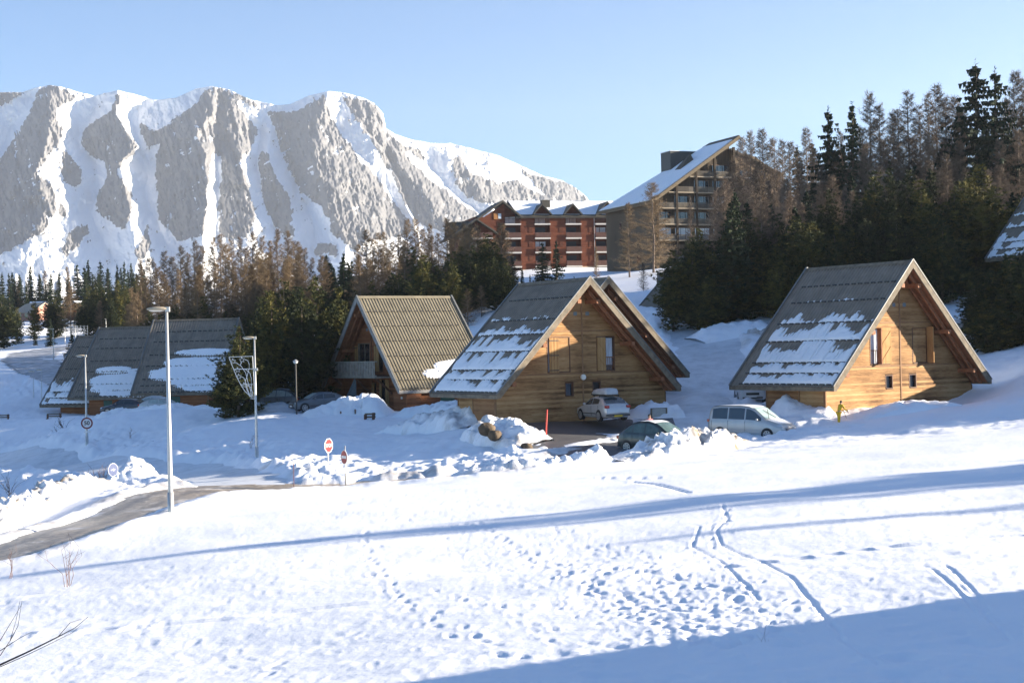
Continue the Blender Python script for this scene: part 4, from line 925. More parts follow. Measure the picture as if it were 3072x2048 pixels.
# its two french windows: left one open with a shutter folded in the sun, right one shut by a dark shutter
leaf3(-1.32, -.52, 1.17, 3.3, w3[0], 1); 
mb = MB(); mb.box(-1.66, y3 - .34, 1.15, -1.60, y3 - .02, 3.3); b3(mb, 'open_shutter', M_SOFF, w3[0])
mb = MB(); mb.box(2.60, y3 - .55, 1.15, 2.66, y3 - .03, 3.32); s_ = b3(mb, 'open_shutter', M_SHUT, w3[1])
mb = MB(); mb.box(1.36, y3 - .0, 1.2, 2.56, y3 + .05, 3.24); b3(mb, 'closed_panel', M_WOODA, w3[1])
def rail(b, w, x0, x1, y, z0=1.15, z1=2.0):
    mb = MB(); mb.box(x0, y - .02, z1 - .05, x1, y + .02, z1); mb.box(x0, y - .02, z0, x1, y + .02, z0 + .04)
    n = int((x1 - x0) / .13)
    for k in range(n + 1): q = x0 + (x1 - x0) * k / n; mb.box(q - .014, y - .014, z0, q + .014, y + .014, z1)
    b(mb, 'railing', M_SOFF, w)
rail(b3, w3[0], -2.24, -1.68, y3 - .0)
# left side wall: garage door, posts, tiny notices
mb = MB(); mb.box(-6.045, 3.55, -2.6, -6.0, 6.2, -.35); b3(mb, 'garage_door', M_WOODB)
for yy in (1.42, 3.45, 6.22): mb = MB(); mb.box(-6.07, yy, -2.9, -5.98, yy + .09, -.3); b3(mb, 'corner_post', M_TRIM)
mb = MB(); mb.box(-6.06, 4.05, -1.25, -6.045, 4.2, -1.0); b3(mb, 'notice', M_WHITE)
mb = MB(); mb.box(-6.07, 3.72, -1.2, -6.045, 3.8, -1.05); b3(mb, 'switch_box', M_WHITE)
# middle chalet
c2, b2, y2, win2, leaf2, w2, o2 = chalet(4.76, 92.31, -2.62, 32.3, 'A-frame chalet in the middle with the silver car parked at its brown gable', H=6.8, L=7.9, orr=2.2, wood=M_WOODA,
    snowL=rowsnow((0, .14, .5, .85, 1.05, 1.15, 1.2), 15, .04, .985, guards=(.17, .36, .49, .64, .80, .885, .985)), guards=(.17, .36, .49, .64, .80, .885, .985))
leaf2(-2.15, -1.48, 1.14, 3.22, w2[0], 0); mb = MB(); mb.box(-1.46, y2 - .0, 1.14, -.64, y2 + .05, 3.26); b2(mb, 'closed_panel', M_WOODA, w2[0])
leaf2(1.36, 2.02, 1.16, 3.2, w2[1], -1); mb = MB(); mb.box(2.14, y2 + .08, 1.5, 2.6, y2 + .1, 3.15); b2(mb, 'curtain', M_CURT, w2[1]); rail(b2, w2[1], 2.05, 2.66, y2 - .0)
mb = MB(); mb.disc((.27, .8), .17, y2 - .14, y2 - .02, 20); b2(mb, 'round_lamp', M_LAMPG)
for yy in (1.42, 3.9, 5.66): mb = MB(); mb.box(-6.05, yy, -2.9, -5.98, yy + .08, -.3); b2(mb, 'corner_post', M_TRIM)
mb = MB(); mb.box(-6.03, 1.52, -2.6, -6.0, 3.9, -.35); b2(mb, 'side_door', M_WOODB)
# second middle chalet, just behind
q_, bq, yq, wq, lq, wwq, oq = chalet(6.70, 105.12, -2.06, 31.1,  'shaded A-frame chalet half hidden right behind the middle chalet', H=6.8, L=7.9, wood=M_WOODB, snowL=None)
mb = MB(); mb.box(wwq and -2.2 or 0, yq + .0, 1.14, -.66, yq + .04, 3.25); bq(mb, 'closed_panel', M_WOODB, wwq[0])
# balcony chalet
c1, b1, y1, win1, leaf1, w1_, o1 = chalet(-12.0, 119.56, -2.88, -57.7, 'A-frame chalet with sunlit tan ribbed roof and wooden balcony', H=7.24, L=8.5, front='balcony', of=1.35, orr=1.39, wl=-6.3, wr=6.3, mir=-1,
    roofm=M_ROOFY, wood=M_WOODC, snowR=blobsnow([(.80, .82, .10, .34), (.775, .62, .06, .18), (.84, .47, .05, .16), (.92, .80, .055, .16)], 33), guards=(.17, .33, .49, .65, .81, .9, .985), barge=simple('grey_barge', (.27, .265, .25), .85, .25))
mb = MB(); mb.box(-4.45, -.1, .86, 3.15, y1, .98); M_BALC = simple('grey_balcony_wood', (.34, .31, .26), .85, .3, 3); dk = b1(mb, 'balcony', M_BALC)
mb = MB(); mb.box(-4.55, -.2, 2.1, 3.2, .0, 2.17); mb.box(-4.45, -.1, 1.02, 3.15, -.04, 1.1)
k = 0
while -4.42 + k * .27 < 3.1: mb.box(-4.42 + k * .27, -.16, .9, -4.42 + k * .27 + .15, -.12, 2.1); k += 1
b1(mb, 'balustrade', M_BALC, dk)
for xx in (-4.3, -.6, 3.0):
    mb = MB(); mb.bar((xx, .0, .85), (xx, y1, -.35), .1, .14); b1(mb, 'bracket', M_DARKW, dk)
mb = MB(); mb.box(4.55, .62, -3.4, 6.65, y1 + .5, -.30); b1(mb, 'entrance_box', M_WOODC)
mb = MB(); mb.box(-5.9, .62, -3.4, -3.9, y1 + .3, .80); b1(mb, 'store_box', M_WOODC)
mb = MB(); mb.bar((-3.6, .1, -1.9), (-.7, .1, .85), .08, .2); mb.prism([(-3.5, -1.9), (-.8, .75), (-.8, -1.9)], .12, .18); b1(mb, 'stair', M_VENT)
mb = MB(); mb.box(6.3, 3.7, -2.9, 6.36, 4.9, -.35); b1(mb, 'door', M_GREEN)
mb = MB(); mb.disc((6.0, -.6), .09, .5, .6, 12); b1(mb, 'wall_lamp', M_LAMPG)
# left trio, seen from their snow-laden long side
TG = 'row of three stepped chalets on the left'
t1 = chalet(-27.51, 154.98, -3.52, 83, 'tallest and nearest of the three stepped chalets on the left', H=7.25, L=8.9, wood=M_WOODC, snowL=blobsnow([(.46, .28, .045, .34), (.60, .32, .07, .42), (.74, .36, .11, .49), (.86, .26, .08, .33), (.94, .20, .045, .24)], 41), group=TG, roofm=M_ROOF)
t2 = chalet(-35.15, 161.30, -3.98, 76, 'middle one of the three stepped chalets on the left', H=7.22, L=9.0, wood=M_WOODC, snowL=blobsnow([(.62, .58, .05, .22), (.77, .38, .10, .44), (.87, .36, .07, .40), (.95, .28, .045, .34), (.64, .20, .035, .20)], 43), group=TG)
t3 = chalet(-38.3, 163.0, -4.75, 70, 'lowest leftmost of the three stepped chalets with streaky snow on its roof', H=7.2, L=9.2, wood=M_WOODC, snowL=rowsnow((0, 0, 0, .15, .8, 1.1, 1.2), 45, .02, .99), group=TG)
for (rt, b_, *_), dy in ((t1, 4.2), (t2, 4.4)):
    mb = MB(); mb.box(-6.04, dy, -2.7, -6.0, dy + .95, -.35); b_(mb, 'door', M_GREEN)
# chalets half hidden in the trees
chalet(-17.6, 142, -4.7, -50, 'chalet glimpsed between the pines left of the balcony chalet', H=7.2, L=8.6, front='balcony', of=1.35, orr=1.39, wood=M_WOODC, detail=1)
chalet(14.2, 148.0, 2.0, -92, 'grey roofed chalet seen end on behind the middle chalets', H=5.0, W=10, L=8, wood=M_WOODB, detail=1, roofm=M_CAP, wl=-4.2, wr=4.4, front='plain')
chalet(49.9, 124.0, 6.6, 30, 'chalet with patchy roof snow cut by the right edge of the picture', H=7.2, L=8.8, wood=M_WOODB, snowL=rowsnow((0, .1, .4, .6, .7, .9, 1), 55))
chalet(20.2, 140.0, 2.0, 28, 'brown chalet corner glimpsed under the big dark pine', H=6.5, L=8, wood=M_WOODB, detail=1)
# chalet of the photographer's side, beyond the right edge: its roof shades the near snow
chalet(41, 17.0, 1.5, 55, 'chalet beyond the right edge of the view that shades the near snow', H=6.6, L=13, wood=M_WOODB, zb=6, detail=1)
# ------------------------------------------------------------------ red brown apartment building
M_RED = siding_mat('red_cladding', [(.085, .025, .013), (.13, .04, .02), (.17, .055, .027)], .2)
M_REDD = siding_mat('dark_red_and_recess_shade', [(.07, .024, .014), (.10, .034, .018), (.13, .045, .022)], .2)
M_SLAB = simple('white_slab', (.52, .50, .46), .7, .08)
M_RAILR = simple('dark_red_rail', (.07, .026, .018), .7, .15)
M_BLIND = simple('navy_blind', (.018, .024, .034), .5, .1)
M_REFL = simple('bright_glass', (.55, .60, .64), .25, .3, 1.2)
M_BEIGE = simple('beige_render', (.44, .34, .24), .85, .1)
M_ORNG = simple('orange_shutter', (.36, .15, .04), .7, .1)
M_ROOFD = simple('dark_roof_edge', (.055, .05, .038), .7, .2)
rb = empty('apartment_building', (P(503.7, 260, 290)[0], 290, 15.45), R(13.7), 'long red wooden apartment building with white balcony slabs and snowy dormered roof', 'building')
def bb(name, mat, parent, *boxes, **k):
    m_ = MB()
    for q in boxes: m_.box(*q)
    return m_.build(name, mat, parent, **k)
RB = lambda name, mat, *b, parent=None: bb(name, mat, parent or rb, *b)
m_ = MB(); cols_ = [(.34, 3.42), (6.2, 9.2), (12.3, 15.3), (18.2, 22.4)]
xs = [-5.6] + [q for c in cols_ for q in c] + [22.6]
for k in range(0, len(xs), 2):
    if k < len(xs) - 2 or True: m_.box(xs[k], 0, -3, xs[k + 1], 1.2, 9.45)
m_.box(-5.6, 1.2, -3, 22.6, 12, 9.45); m_.build('wall', M_RED, rb)
RB('plinth', M_BEIGE, (15.3, -.03, -3, 18.1, .3, -.02), (3.4, -.03, -3, 6.2, .3, -.5))
RB('recess_wall', M_REDD, *[(a, 1.17, -3, b, 1.3, 9.4) for a, b in cols_])  # shade of the balcony recess put into a darker cladding red
m_ = MB(); m_.prism([(-8.6, 5.9), (-5.6, 7.9), (-5.6, -3), (-8.6, -3)], -.6, 9); m_.build('wing_wall', M_RED, rb)
m_ = MB(); m_.prism([(-5.6, 9.45), (-3.6, 9.46), (0.34, 12.0), (0.34, 9.45)], .0, .3); m_.build('gable_wall', M_RED, rb)
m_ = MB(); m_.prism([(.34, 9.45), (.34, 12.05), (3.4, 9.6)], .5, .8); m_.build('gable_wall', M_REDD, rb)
# roofs
def slab_roof(name, poly3, thick, mat, parent):
    v = [Vector(p) for p in poly3]; n = (v[1] - v[0]).cross(v[2] - v[0]).normalized()
    if n.z < 0: n = -n
    m_ = MB(); k = len(v); m_.add([tuple(p) for p in v] + [tuple(p - n * thick) for p in v], [tuple(range(k)), tuple(range(2 * k - 1, k - 1, -1))] + [(i, (i + 1) % k, (i + 1) % k + k, i + k) for i in range(k)])
    return m_.build(name, mat, parent)
slab_roof('roof', [(0, -.6, 12.55), (3.9, -.6, 9.35), (3.9, 9, 9.35), (0, 9, 12.55)], .3, M_ROOFD, rb)
slab_roof('roof', [(0, -.6, 12.6), (-10.6, -.9, 5.35), (-10.6, 9, 5.35), (0, 9, 12.6)], .32, M_ROOFD, rb)
mr = slab_roof('roof', [(2.5, -.5, 9.45), (24, -.5, 9.45), (24, 6.2, 13.1), (2.5, 6.2, 13.1)], .3, M_ROOFD, rb)
slab_roof('roof', [(2.5, 6.2, 13.1), (24, 6.2, 13.1), (24, 12.6, 9.4), (2.5, 12.6, 9.4)], .3, M_ROOFD, rb)
slab_roof('roof_snow', [(3.0, .35, 9.98), (23.8, .35, 9.98), (23.8, 6.0, 13.08), (2.6, 6.0, 13.08)], .12, M_RSNOW, mr)
slab_roof('roof', [(-5.4, -1.6, 9.1), (-1.1, -1.6, 6.25), (-1.1, 2, 6.25), (-5.4, 2, 9.1)], .26, M_ROOFD, rb)
slab_roof('roof', [(-5.4, -1.6, 9.1), (-9.9, -1.6, 6.0), (-9.9, 2, 6.0), (-5.4, 2, 9.1)], .26, M_ROOFD, rb)
slab_roof('roof', [(-10.6, 4, 5.4), (-5, 4, 9.3), (-5, 7, 9.3), (-9.6, 7, 9.0)], .2, M_ROOFD, rb)
for c in (7.7, 13.75, 20.6):
    w_ = 1.9 if c < 20 else 2.4; pk = 12.0 if c < 20 else 12.4; ez = pk - w_ * 1.1
    for sx in (-1, 1):
        slab_roof('dormer_roof', [(c, -.5, pk), (c + sx * w_, -.5, ez), (c + sx * w_, 2.6, ez), (c, 5.4, pk)], .2, M_ROOFD, rb)
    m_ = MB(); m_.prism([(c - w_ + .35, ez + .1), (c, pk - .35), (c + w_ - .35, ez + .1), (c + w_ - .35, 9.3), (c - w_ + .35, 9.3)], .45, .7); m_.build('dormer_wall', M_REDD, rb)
def slab_and_rail(x0, x1, z, y=-.35, parent=None, rail=True, h=.95):
    s = RB('balcony', M_SLAB, (x0 - .05, y, z - .14, x1 + .05, 1.18, z + .12))
    if rail:
        m_ = MB(); m_.box(x0, y + .03, z + .16, x1, y + .07, z + .16 + h); 
        m_.build('balustrade', M_RAILR, s)
    return s
for ci, (a, b) in enumerate(cols_):
    for fl in range(4):
        z = 2.69 * fl
        if ci == 1 and fl == 0: pass
        top = fl == 3
        s = slab_and_rail(a, b, z, rail=not top)
        if top:
            m_ = MB(); n = 16
            m_.box(a + .1, -.3, z + 1.02, b - .1, -.26, z + 1.1)
            for k in range(n + 1): q = a + .1 + (b - a - .2) * k / n; m_.box(q - .025, -.3, z + .12, q + .025, -.26, z + 1.02)
            m_.build('balustrade', M_RAILR, s)
        wa = a + .35; wb_ = wa + 1.95
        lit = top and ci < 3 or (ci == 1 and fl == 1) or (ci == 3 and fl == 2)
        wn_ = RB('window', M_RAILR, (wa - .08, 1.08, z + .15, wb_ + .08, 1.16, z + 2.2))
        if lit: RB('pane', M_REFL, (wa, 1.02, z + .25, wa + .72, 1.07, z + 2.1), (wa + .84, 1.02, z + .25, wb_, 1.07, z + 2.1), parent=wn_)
        else: RB('blind', M_BLIND, (wa, 1.02, z + .9, wb_, 1.07, z + 2.1), parent=wn_)
for z in (5.3, 2.55):
    s = RB('balcony', M_SLAB, (-8.6, -1.9, z - .14, -2.4, -.6, z + .12)); RB('balustrade', M_RAILR, (-8.5, -1.86, z + .16, -2.45, -1.8, z + 1.1), parent=s)
    wn_ = RB('window', M_RAILR, (-6.9, -.7, z + .2, -5.1, -.62, z + 2.2)); RB('pane', M_REFL if z < 3 else M_BLIND, (-6.8, -.75, z + .9, -5.2, -.71, z + 2.1), parent=wn_)
for xx in (-.95, 5.0, 11.0, 16.9):
    for fl in range(3): RB('shutter', M_REDD, (xx, -.05, 2.69 * fl + 1.1, xx + .7, -.01, 2.69 * fl + 2.15))
wn_ = RB('window', M_RAILR, (-.95, -.06, 9.05, -.25, -.01, 10.15)); RB('pane', M_REFL, (-.88, -.1, 9.12, -.32, -.07, 10.08), parent=wn_); RB('shutter', M_ORNG, (-1.75, -.08, 9.0, -.98, -.01, 10.15), parent=wn_)
RB('downpipe', M_STEEL, (17.92, -.12, -.1, 18.02, -.02, 9.6))
for z in (7.2, 4.6, 2.1):
    RB('side_balcony', M_SLAB, (22.6, .3, z - .12, 23.6, 6, z + .12))
RB('chimney', M_ROOFD, (8.6, 3.2, 11, 10.2, 4.6, 13.0)); RB('chimney_pipe', M_STEEL, (17.3, 5.6, 12.8, 17.7, 6.0, 13.9), (17.2, 5.5, 13.7, 17.8, 6.1, 13.8))
# ------------------------------------------------------------------ timber and tan building with the huge sloping roof
tb = empty('apartment_building', (24.5, 257, 13), R(22), 'tall dark timber apartment block with one huge snow covered sloping roof', 'building')
TBx = lambda name, mat, *b, parent=None: bb(name, mat, parent or tb, *b)
M_SLABW = simple('cream_slab', (.27, .22, .15), .7, .1)
M_TAN = simple('tan_cladding', (.10, .068, .037), .85, .22, .35, .3, 8, stretch=(1, 1, .4))
M_DTIM = siding_mat('dark_timber', [(.035, .026, .018), (.06, .044, .03), (.095, .07, .045)], .2, vert=True)
rz = lambda x: 11.1 + (x + 1.2) * .663       # roof height over local ground 13
m_ = MB(); m_.prism([(.05, -2), (15.4, -2), (15.4, rz(15.4) - .7), (.05, rz(.05) - .7)], 1.7, 9.4); m_.build('wall', M_DTIM, tb)
m_ = MB(); m_.prism([(0, -2), (.5, -2), (.5, rz(.3) - .6), (0, rz(0) - .6)], 0, 19.2); m_.build('side_wall', M_TAN, tb)
m_ = MB(); m_.prism([(0, -2), (9, -2), (9, rz(9) - 1), (0, rz(0) - .7)], 9.4, 18.6); m_.build('rear_wall', M_TAN, tb)
m_ = MB(); m_.prism([(.5, -2), (15.4, -2), (15.4, 3.9), (.5, 3.9)], .1, 1.7); m_.build('base_wall', M_DTIM, tb)
m_ = MB(); m_.prism([(15.4, -2), (25, -2), (25, 16.2), (20, 19.2), (15.4, 20.2)], .9, 10); m_.build('right_wall', M_TAN, tb)
slab_roof('roof', [(15.2, .5, 20.6), (20.2, .5, 19.6), (26, .5, 16.0), (26, 10, 16.0), (20.2, 10, 19.6), (15.2, 10, 20.6)][0:6:1] if False else [(15.2, .5, 20.5), (25.6, .5, 16.3), (25.6, 10, 16.3), (15.2, 10, 20.5)], .3, M_ROOFD, tb)
br = slab_roof('roof', [(-1.2, -.7, rz(-1.2)), (16.1, -.7, rz(16.1)), (16.1, 9.7, rz(16.1)), (-1.2, 20.3, rz(-1.2))], .55, simple('tan_verge', (.115, .086, .048), .8, .2), tb)
slab_roof('roof_snow', [(-1.0, -.3, rz(-1.0) + .16), (14.9, -.3, rz(14.9) + .16), (14.9, 9.6, rz(14.9) + .16), (-1.0, 20.0, rz(-1.0) + .16)], .15, M_RSNOW, br)
slab_roof('roof_edge', [(14.9, -.6, rz(14.9) + .12), (16.0, -.6, rz(16) + .12), (16.0, 9.6, rz(16) + .12), (14.9, 10.2, rz(14.9) + .12)], .1, M_ROOFD, br)
M_RW = [simple('rail_wood', (.055, .045, .033), .8, .2), simple('rail_wood', (.085, .07, .048), .8, .2)]
px_ = [.45, 4.1, 7.9, 11.5, 15.3]
for k in range(5):
    z = 4.6 + 2.7 * k
    for i in range(4):
        a, b = px_[i], px_[i + 1]
        lim = (z + .2 - 11.1) / .663 - 1.2 + 1.0
        if k == 4 and i < 1: continue
        if b < lim: continue
        a2 = max(a, lim + .0) if z > 11 else a
        s = TBx('balcony', M_SLABW, (a2 + .15, 0, z - .07, b - .1, 1.7, z + .09))
        if z + 1.0 < rz(a2 + .6) - .6:
            m_ = MB(); m_.box(a2 + .15, .02, z + .92, b - .1, .07, z + 1.0); xe = a2 + .15 + (b - a2) * .55; n = 9
            for q in range(n): xx = a2 + .15 + (xe - a2 - .15) * q / n; m_.box(xx, .02, z + .14, xx + (xe - a2) / n * .6, .06, z + .92)
            m_.box(xe, .03, z + .12, b - .1, .06, z + .9); m_.build('balustrade', M_RW[(i + k) % 2], s)
        if z + 2.3 < rz(a2 + .5) - .7:
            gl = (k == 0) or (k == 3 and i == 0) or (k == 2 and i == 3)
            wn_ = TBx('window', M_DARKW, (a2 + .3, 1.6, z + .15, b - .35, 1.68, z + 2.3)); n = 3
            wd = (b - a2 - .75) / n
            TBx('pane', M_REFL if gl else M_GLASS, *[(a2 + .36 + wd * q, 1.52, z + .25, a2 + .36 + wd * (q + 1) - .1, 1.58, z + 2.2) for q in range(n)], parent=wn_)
for i, xx in enumerate(px_):
    zt = min(rz(xx) - .7, 20.6); TBx('post', M_DTIM, (xx - .16, -.12, 1.5, xx - .04, .3, zt), (xx + .04, -.12, 1.5, xx + .16, .3, zt))
for y, z in ((13, 7.4), (13, 4.7), (5.8, 1.3)):
    TBx('window', M_GLASS, (-.06, y, z, -.01, y + (.7 if z > 2 else 1.3), z + 1.1))
for k in range(5):
    for xx in (17, 20.5): 
        if 4.6 + 2.7 * k < 17: wn_ = TBx('window', M_GLASS, (xx, .82, 4.8 + 2.7 * k, xx + 1.4, .88, 6.0 + 2.7 * k)); TBx('sill', M_SLAB, (xx - .2, .6, 4.6 + 2.7 * k, xx + 1.8, .86, 4.72 + 2.7 * k), parent=wn_)
TBx('roof_plant_room', simple('dark_metal_box', (.035, .04, .038), .6, .15, 3), (8.7, 10.6, 15, 14.2, 14.2, 21.1)); TBx('coping', M_STEEL, (8.6, 10.5, 21.1, 14.3, 14.3, 21.2))
m_ = MB(); m_.add([(7.7, 5.6, rz(7.7)), (10.6, 5.6, rz(10.6)), (9.9, 5.6, rz(9.9) + 1.7), (10.9, 8.4, rz(10.9)), (8, 8.4, rz(8))], [(0, 1, 2), (1, 3, 2), (3, 4, 2), (4, 0, 2), (0, 4, 3, 1)]); m_.build('skylight', M_ROOFD, tb)
# ------------------------------------------------------------------ far left hamlet
def house(u, v, Y, w, d, hw_, hr, yaw, wall, roof, label, snow=True, chim=False):
    p = P(u, v, Y); r = empty('house', (p[0], p[1], p[2]), R(yaw), label, 'house')
    bb('wall', wall, r, (-w / 2, 0, -3, w / 2, d, hw_))
    m_ = MB(); m_.prism([(0, hw_), (d, hw_), (d / 2, hr - .1)], -w / 2, w / 2, 'x'); m_.build('gable', wall, r)
    f_ = slab_roof('roof', [(-w / 2 - .5, -.5, hw_ - .2), (w / 2 + .5, -.5, hw_ - .2), (w / 2 + .5, d / 2, hr), (-w / 2 - .5, d / 2, hr)], .2, roof, r)
    slab_roof('roof', [(-w / 2 - .5, d + .5, hw_ - .2), (w / 2 + .5, d + .5, hw_ - .2), (w / 2 + .5, d / 2, hr), (-w / 2 - .5, d / 2, hr)], .2, roof, r)
    if snow: slab_roof('roof_snow', [(-w / 2 - .4, -.4, hw_ + .1), (w / 2 + .4, -.4, hw_ + .1), (w / 2 + .4, d / 2, hr + .2), (-w / 2 - .4, d / 2, hr + .2)], .15, M_RSNOW, f_)
    for k in (-.28, .12): bb('window', M_GLASS, r, (w * k, -.05, .9, w * k + 1.1, -.01, 2.0))
    if chim: bb('chimney', M_RED, r, (w * .3, d / 2 - .4, hr - .5, w * .3 + .7, d / 2 + .3, hr + .9))
    return r
M_PINK = simple('pink_render', (.48, .25, .19), .85, .08); M_TILE = simple('snow_dusted_tiles', (.50, .40, .30), .8, .15)
house(23, 321.5, 335, 5.5, 7, 2.2, 4.2, -35, M_PINK, M_TILE, 'pink rendered house with snow dusted tan roof at far left', snow=False)
house(43, 322, 340, 6.5, 7, 2.4, 4.6, 3, M_PINK, M_TILE, 'low house with thick white snow on its roof beside the pink house', chim=True)
house(70, 313, 352, 8.5, 7, 1.6, 4.3, -62, M_REDD, M_CAP, 'dark wooden house with grey gable roof above the hamlet at far left', snow=False)
house(88, 316, 330, 3.5, 4, 1.8, 3.2, 70, M_RED, M_CAP, 'small red hut under the trees right of the dark wooden house')
house(332, 309, 235, 4, 4.5, 2.0, 3.8, 65, M_ORNG, M_CAP, 'tiny orange wooden cabin among the trees above the pine clump')
fx = P(70, 335, 236); fr = empty('fence', (fx[0], fx[1], fx[2]), R(10), 'pale wire mesh fence of a court near the far road', 'fence')
for k in range(6): bb('post', M_STEEL, fr, (k * .52, 0, -1.2, k * .52 + .06, .06, 1.5))
m_ = MB()
for k in range(4): m_.box(0, .02, .2 + k * .38, 2.6, .04, .24 + k * .38)
m_.build('rail', M_STEEL, fr)
# ------------------------------------------------------------------ street furniture
M_HEAD = simple('lamp_head_tan', (.42, .35, .25), .5, .1)
def ellipsoid(mb, c, r, n=14, m=8):
    base = len(mb.v)
    for i in range(m + 1):
        t = math.pi * i / m
        for k in range(n): a = 2 * math.pi * k / n; mb.v.append((c[0] + r[0] * math.sin(t) * math.cos(a), c[1] + r[1] * math.sin(t) * math.sin(a), c[2] + r[2] * math.cos(t)))
    for i in range(m):
        for k in range(n): mb.f.append((base + i * n + k, base + (i + 1) * n + k, base + (i + 1) * n + (k + 1) % n, base + i * n + (k + 1) % n))
def lamp(u, v, Y, vt, label, r0=.085, head=.72, yaw=0, u_top=None):
    p = P(u, v, Y); t = P(u_top or u, vt, Y); h = t[2] - p[2]
    r = empty('street_lamp', tuple(p), R(yaw), label, 'street lamp'); k = head / .72; dx = 0
    m_ = MB(); m_.tube([(0, 0, -.7), (0, 0, .05), (0, 0, h * .3), (0, 0, h)], [r0 * 1.0, r0 * 1.0, r0 * .88, r0 * .55], 14); m_.build('pole', M_STEEL, r, smooth=True)
    m_ = MB(); m_.tube([(0, 0, -.7), (0, 0, min(.9, h * .12))], [r0 * 1.25, r0 * 1.2], 14); m_.build('base_sleeve', M_STEEL, r, smooth=True)
    m_ = MB(); ellipsoid(m_, (-.30 * k, 0, h + .03 * k), (.40 * k, .14 * k, .075 * k)); hd = m_.build('lamp_head', M_HEAD, r, smooth=True)
    m_ = MB(); ellipsoid(m_, (-.36 * k, 0, h - .02 * k), (.26 * k, .10 * k, .05 * k)); m_.build('lens', M_LAMPG, hd, smooth=True)
    m_ = MB(); m_.box(-.04 * k, -.07 * k, h - .08 * k, .11 * k, .07 * k, h + .09 * k); m_.build('bracket', M_STEEL, r, bevel=.01)
    return r, h
lamp(171, 515, 59, 309, 'tallest street lamp, standing nearest at the edge of the snow field', .10, .80)
lb, hb = lamp(257, 461, 90, 337.5, 'street lamp carrying the frame of metal stars on the shaded bank')
lc, hc = lamp(87, 446, 117, 355.5, 'street lamp with the round 50 speed sign on its pole', .09, .75)
lamp(42, 409, 168, 369.5, 'right one of a pair of thin far lamps left of the stepped chalets', .05, .6); lamp(34, 411, 170, 371, 'left one of a pair of thin far lamps left of the stepped chalets', .05, .6)
lamp(53.5, 354, 205, 328.5, 'thin grey lamp beside the dark curving road', .05, .5); lamp(65, 338.5, 235, 327, 'short far lamp right of the dark small spruce', .05, .35); lamp(75.5, 338, 235, 326, 'short far lamp in front of the mesh fence', .05, .35)
lamp(106, 325, 240, 318.5, 'lamp top showing above the second stepped roof', .05, .3)
# decoration of stars (hangs on the lamp, so a thing of its own)
sc = 1 / 191.; Z0 = 4.75
d_ = empty('star_decoration', (lb.location.x, lb.location.y - .05, lb.location.z), 0, 'white wire frame with five stars hung on a lamp pole', 'decoration')
def fp(x, y): return ((x - 462) * sc - .05, 0, hb - (y - 105) * sc * .985)
m_ = MB(); tr_ = .019
for l in ([(185, 315), (450, 311)], [(450, 311), (465, 793)], [(465, 793), (415, 790)], [(185, 315), (210, 390), (235, 455), (270, 545), (310, 630), (355, 705), (415, 765)], [(235, 455), (450, 453)], [(310, 630), (445, 630)]): m_.tube([fp(*q) for q in l], tr_, 6)
m_.build('frame', M_WHITE, d_)
for l in ([(255, 375), (320, 420), (370, 500), (390, 600), (420, 700), (430, 780)], [(360, 345), (395, 360), (410, 400), (408, 450), (385, 530), (362, 590), (370, 670), (410, 770)], [(310, 450), (370, 460), (415, 500), (430, 560), (430, 650), (420, 740)], [(315, 540), (345, 550), (362, 590), (390, 700), (420, 770)], [(380, 640), (420, 660), (440, 720), (445, 780)], [(330, 365), (310, 410)]):
    m_ = MB(); m_.tube([fp(*q) for q in l], tr_ * .9, 6); m_.build('arc', M_WHITE, d_)
for cx, cy in ((230, 365), (330, 350), (280, 465), (290, 540), (350, 638)):
    m_ = MB(); pts_ = []
    for k in range(11): rr_ = 34 if k % 2 == 0 else 14; a = math.pi / 2 + k * math.pi / 5 + .15; pts_.append(fp(cx + rr_ * math.cos(a), cy - rr_ * math.sin(a)))
    m_.tube(pts_, tr_ * .8, 5); m_.build('star', M_WHITE, d_)
m_ = MB(); m_.box(-.05, -.02, fp(0, 462)[2] - .08, .16, .12, fp(0, 462)[2] + .08); m_.build('clamp', M_STEEL, d_)
# signs
M_SRED = simple('sign_red', (.17, .006, .008), .4, .03); M_SWH = simple('sign_white', (.7, .7, .7), .4, .02); M_SBLU = simple('sign_blue', (.004, .028, .12), .4, .03); M_SBLK = simple('sign_black', (.02, .02, .02), .5, 0); M_SRUNLIT = simple('sign_red_unlit', (.34, .018, .022), .45, .05)  # no entry face: the sign red retoned for its unlit side
def text_mesh(s, size, mat, parent, loc, bold=.012, sx=1.):
    cu = bpy.data.curves.new('lettering', 'FONT'); cu.body = s; cu.size = size; cu.align_x = 'CENTER'; cu.align_y = 'CENTER'; cu.extrude = .004; cu.offset = bold
    o = bpy.data.objects.new('tmp', cu); COL.objects.link(o); dg = bpy.context.evaluated_depsgraph_get(); me = bpy.data.meshes.new_from_object(o.evaluated_get(dg)); bpy.data.objects.remove(o)
    me.materials.clear(); me.materials.append(mat); q = bpy.data.objects.new('lettering', me); COL.objects.link(q); q.parent = parent; q.location = loc; q.rotation_euler = (math.pi / 2, 0, 0); q.scale = (sx, 1, 1); return q
def ngon(r, n, ph=0): return [(r * math.cos(2 * math.pi * k / n + ph), r * math.sin(2 * math.pi * k / n + ph)) for k in range(n)]
def sign(u, v, Y, vc, yaw, label, zext=0., lean=0.):
    p = P(u, v, Y); c = P(u, vc, Y); h = c[2] - p[2]; r = empty('road_sign', tuple(p), R(yaw), label, 'road sign'); r.rotation_euler = (0, lean, R(yaw))
    m_ = MB(); m_.tube([(0, .04, -.5), (0, .04, h + .3 + zext)], .032, 8); m_.build('post', M_STEEL, r, smooth=True)
    return r, h
r, h = sign(329, 472, 77, 445, 62, 'octagonal red STOP sign with white border')
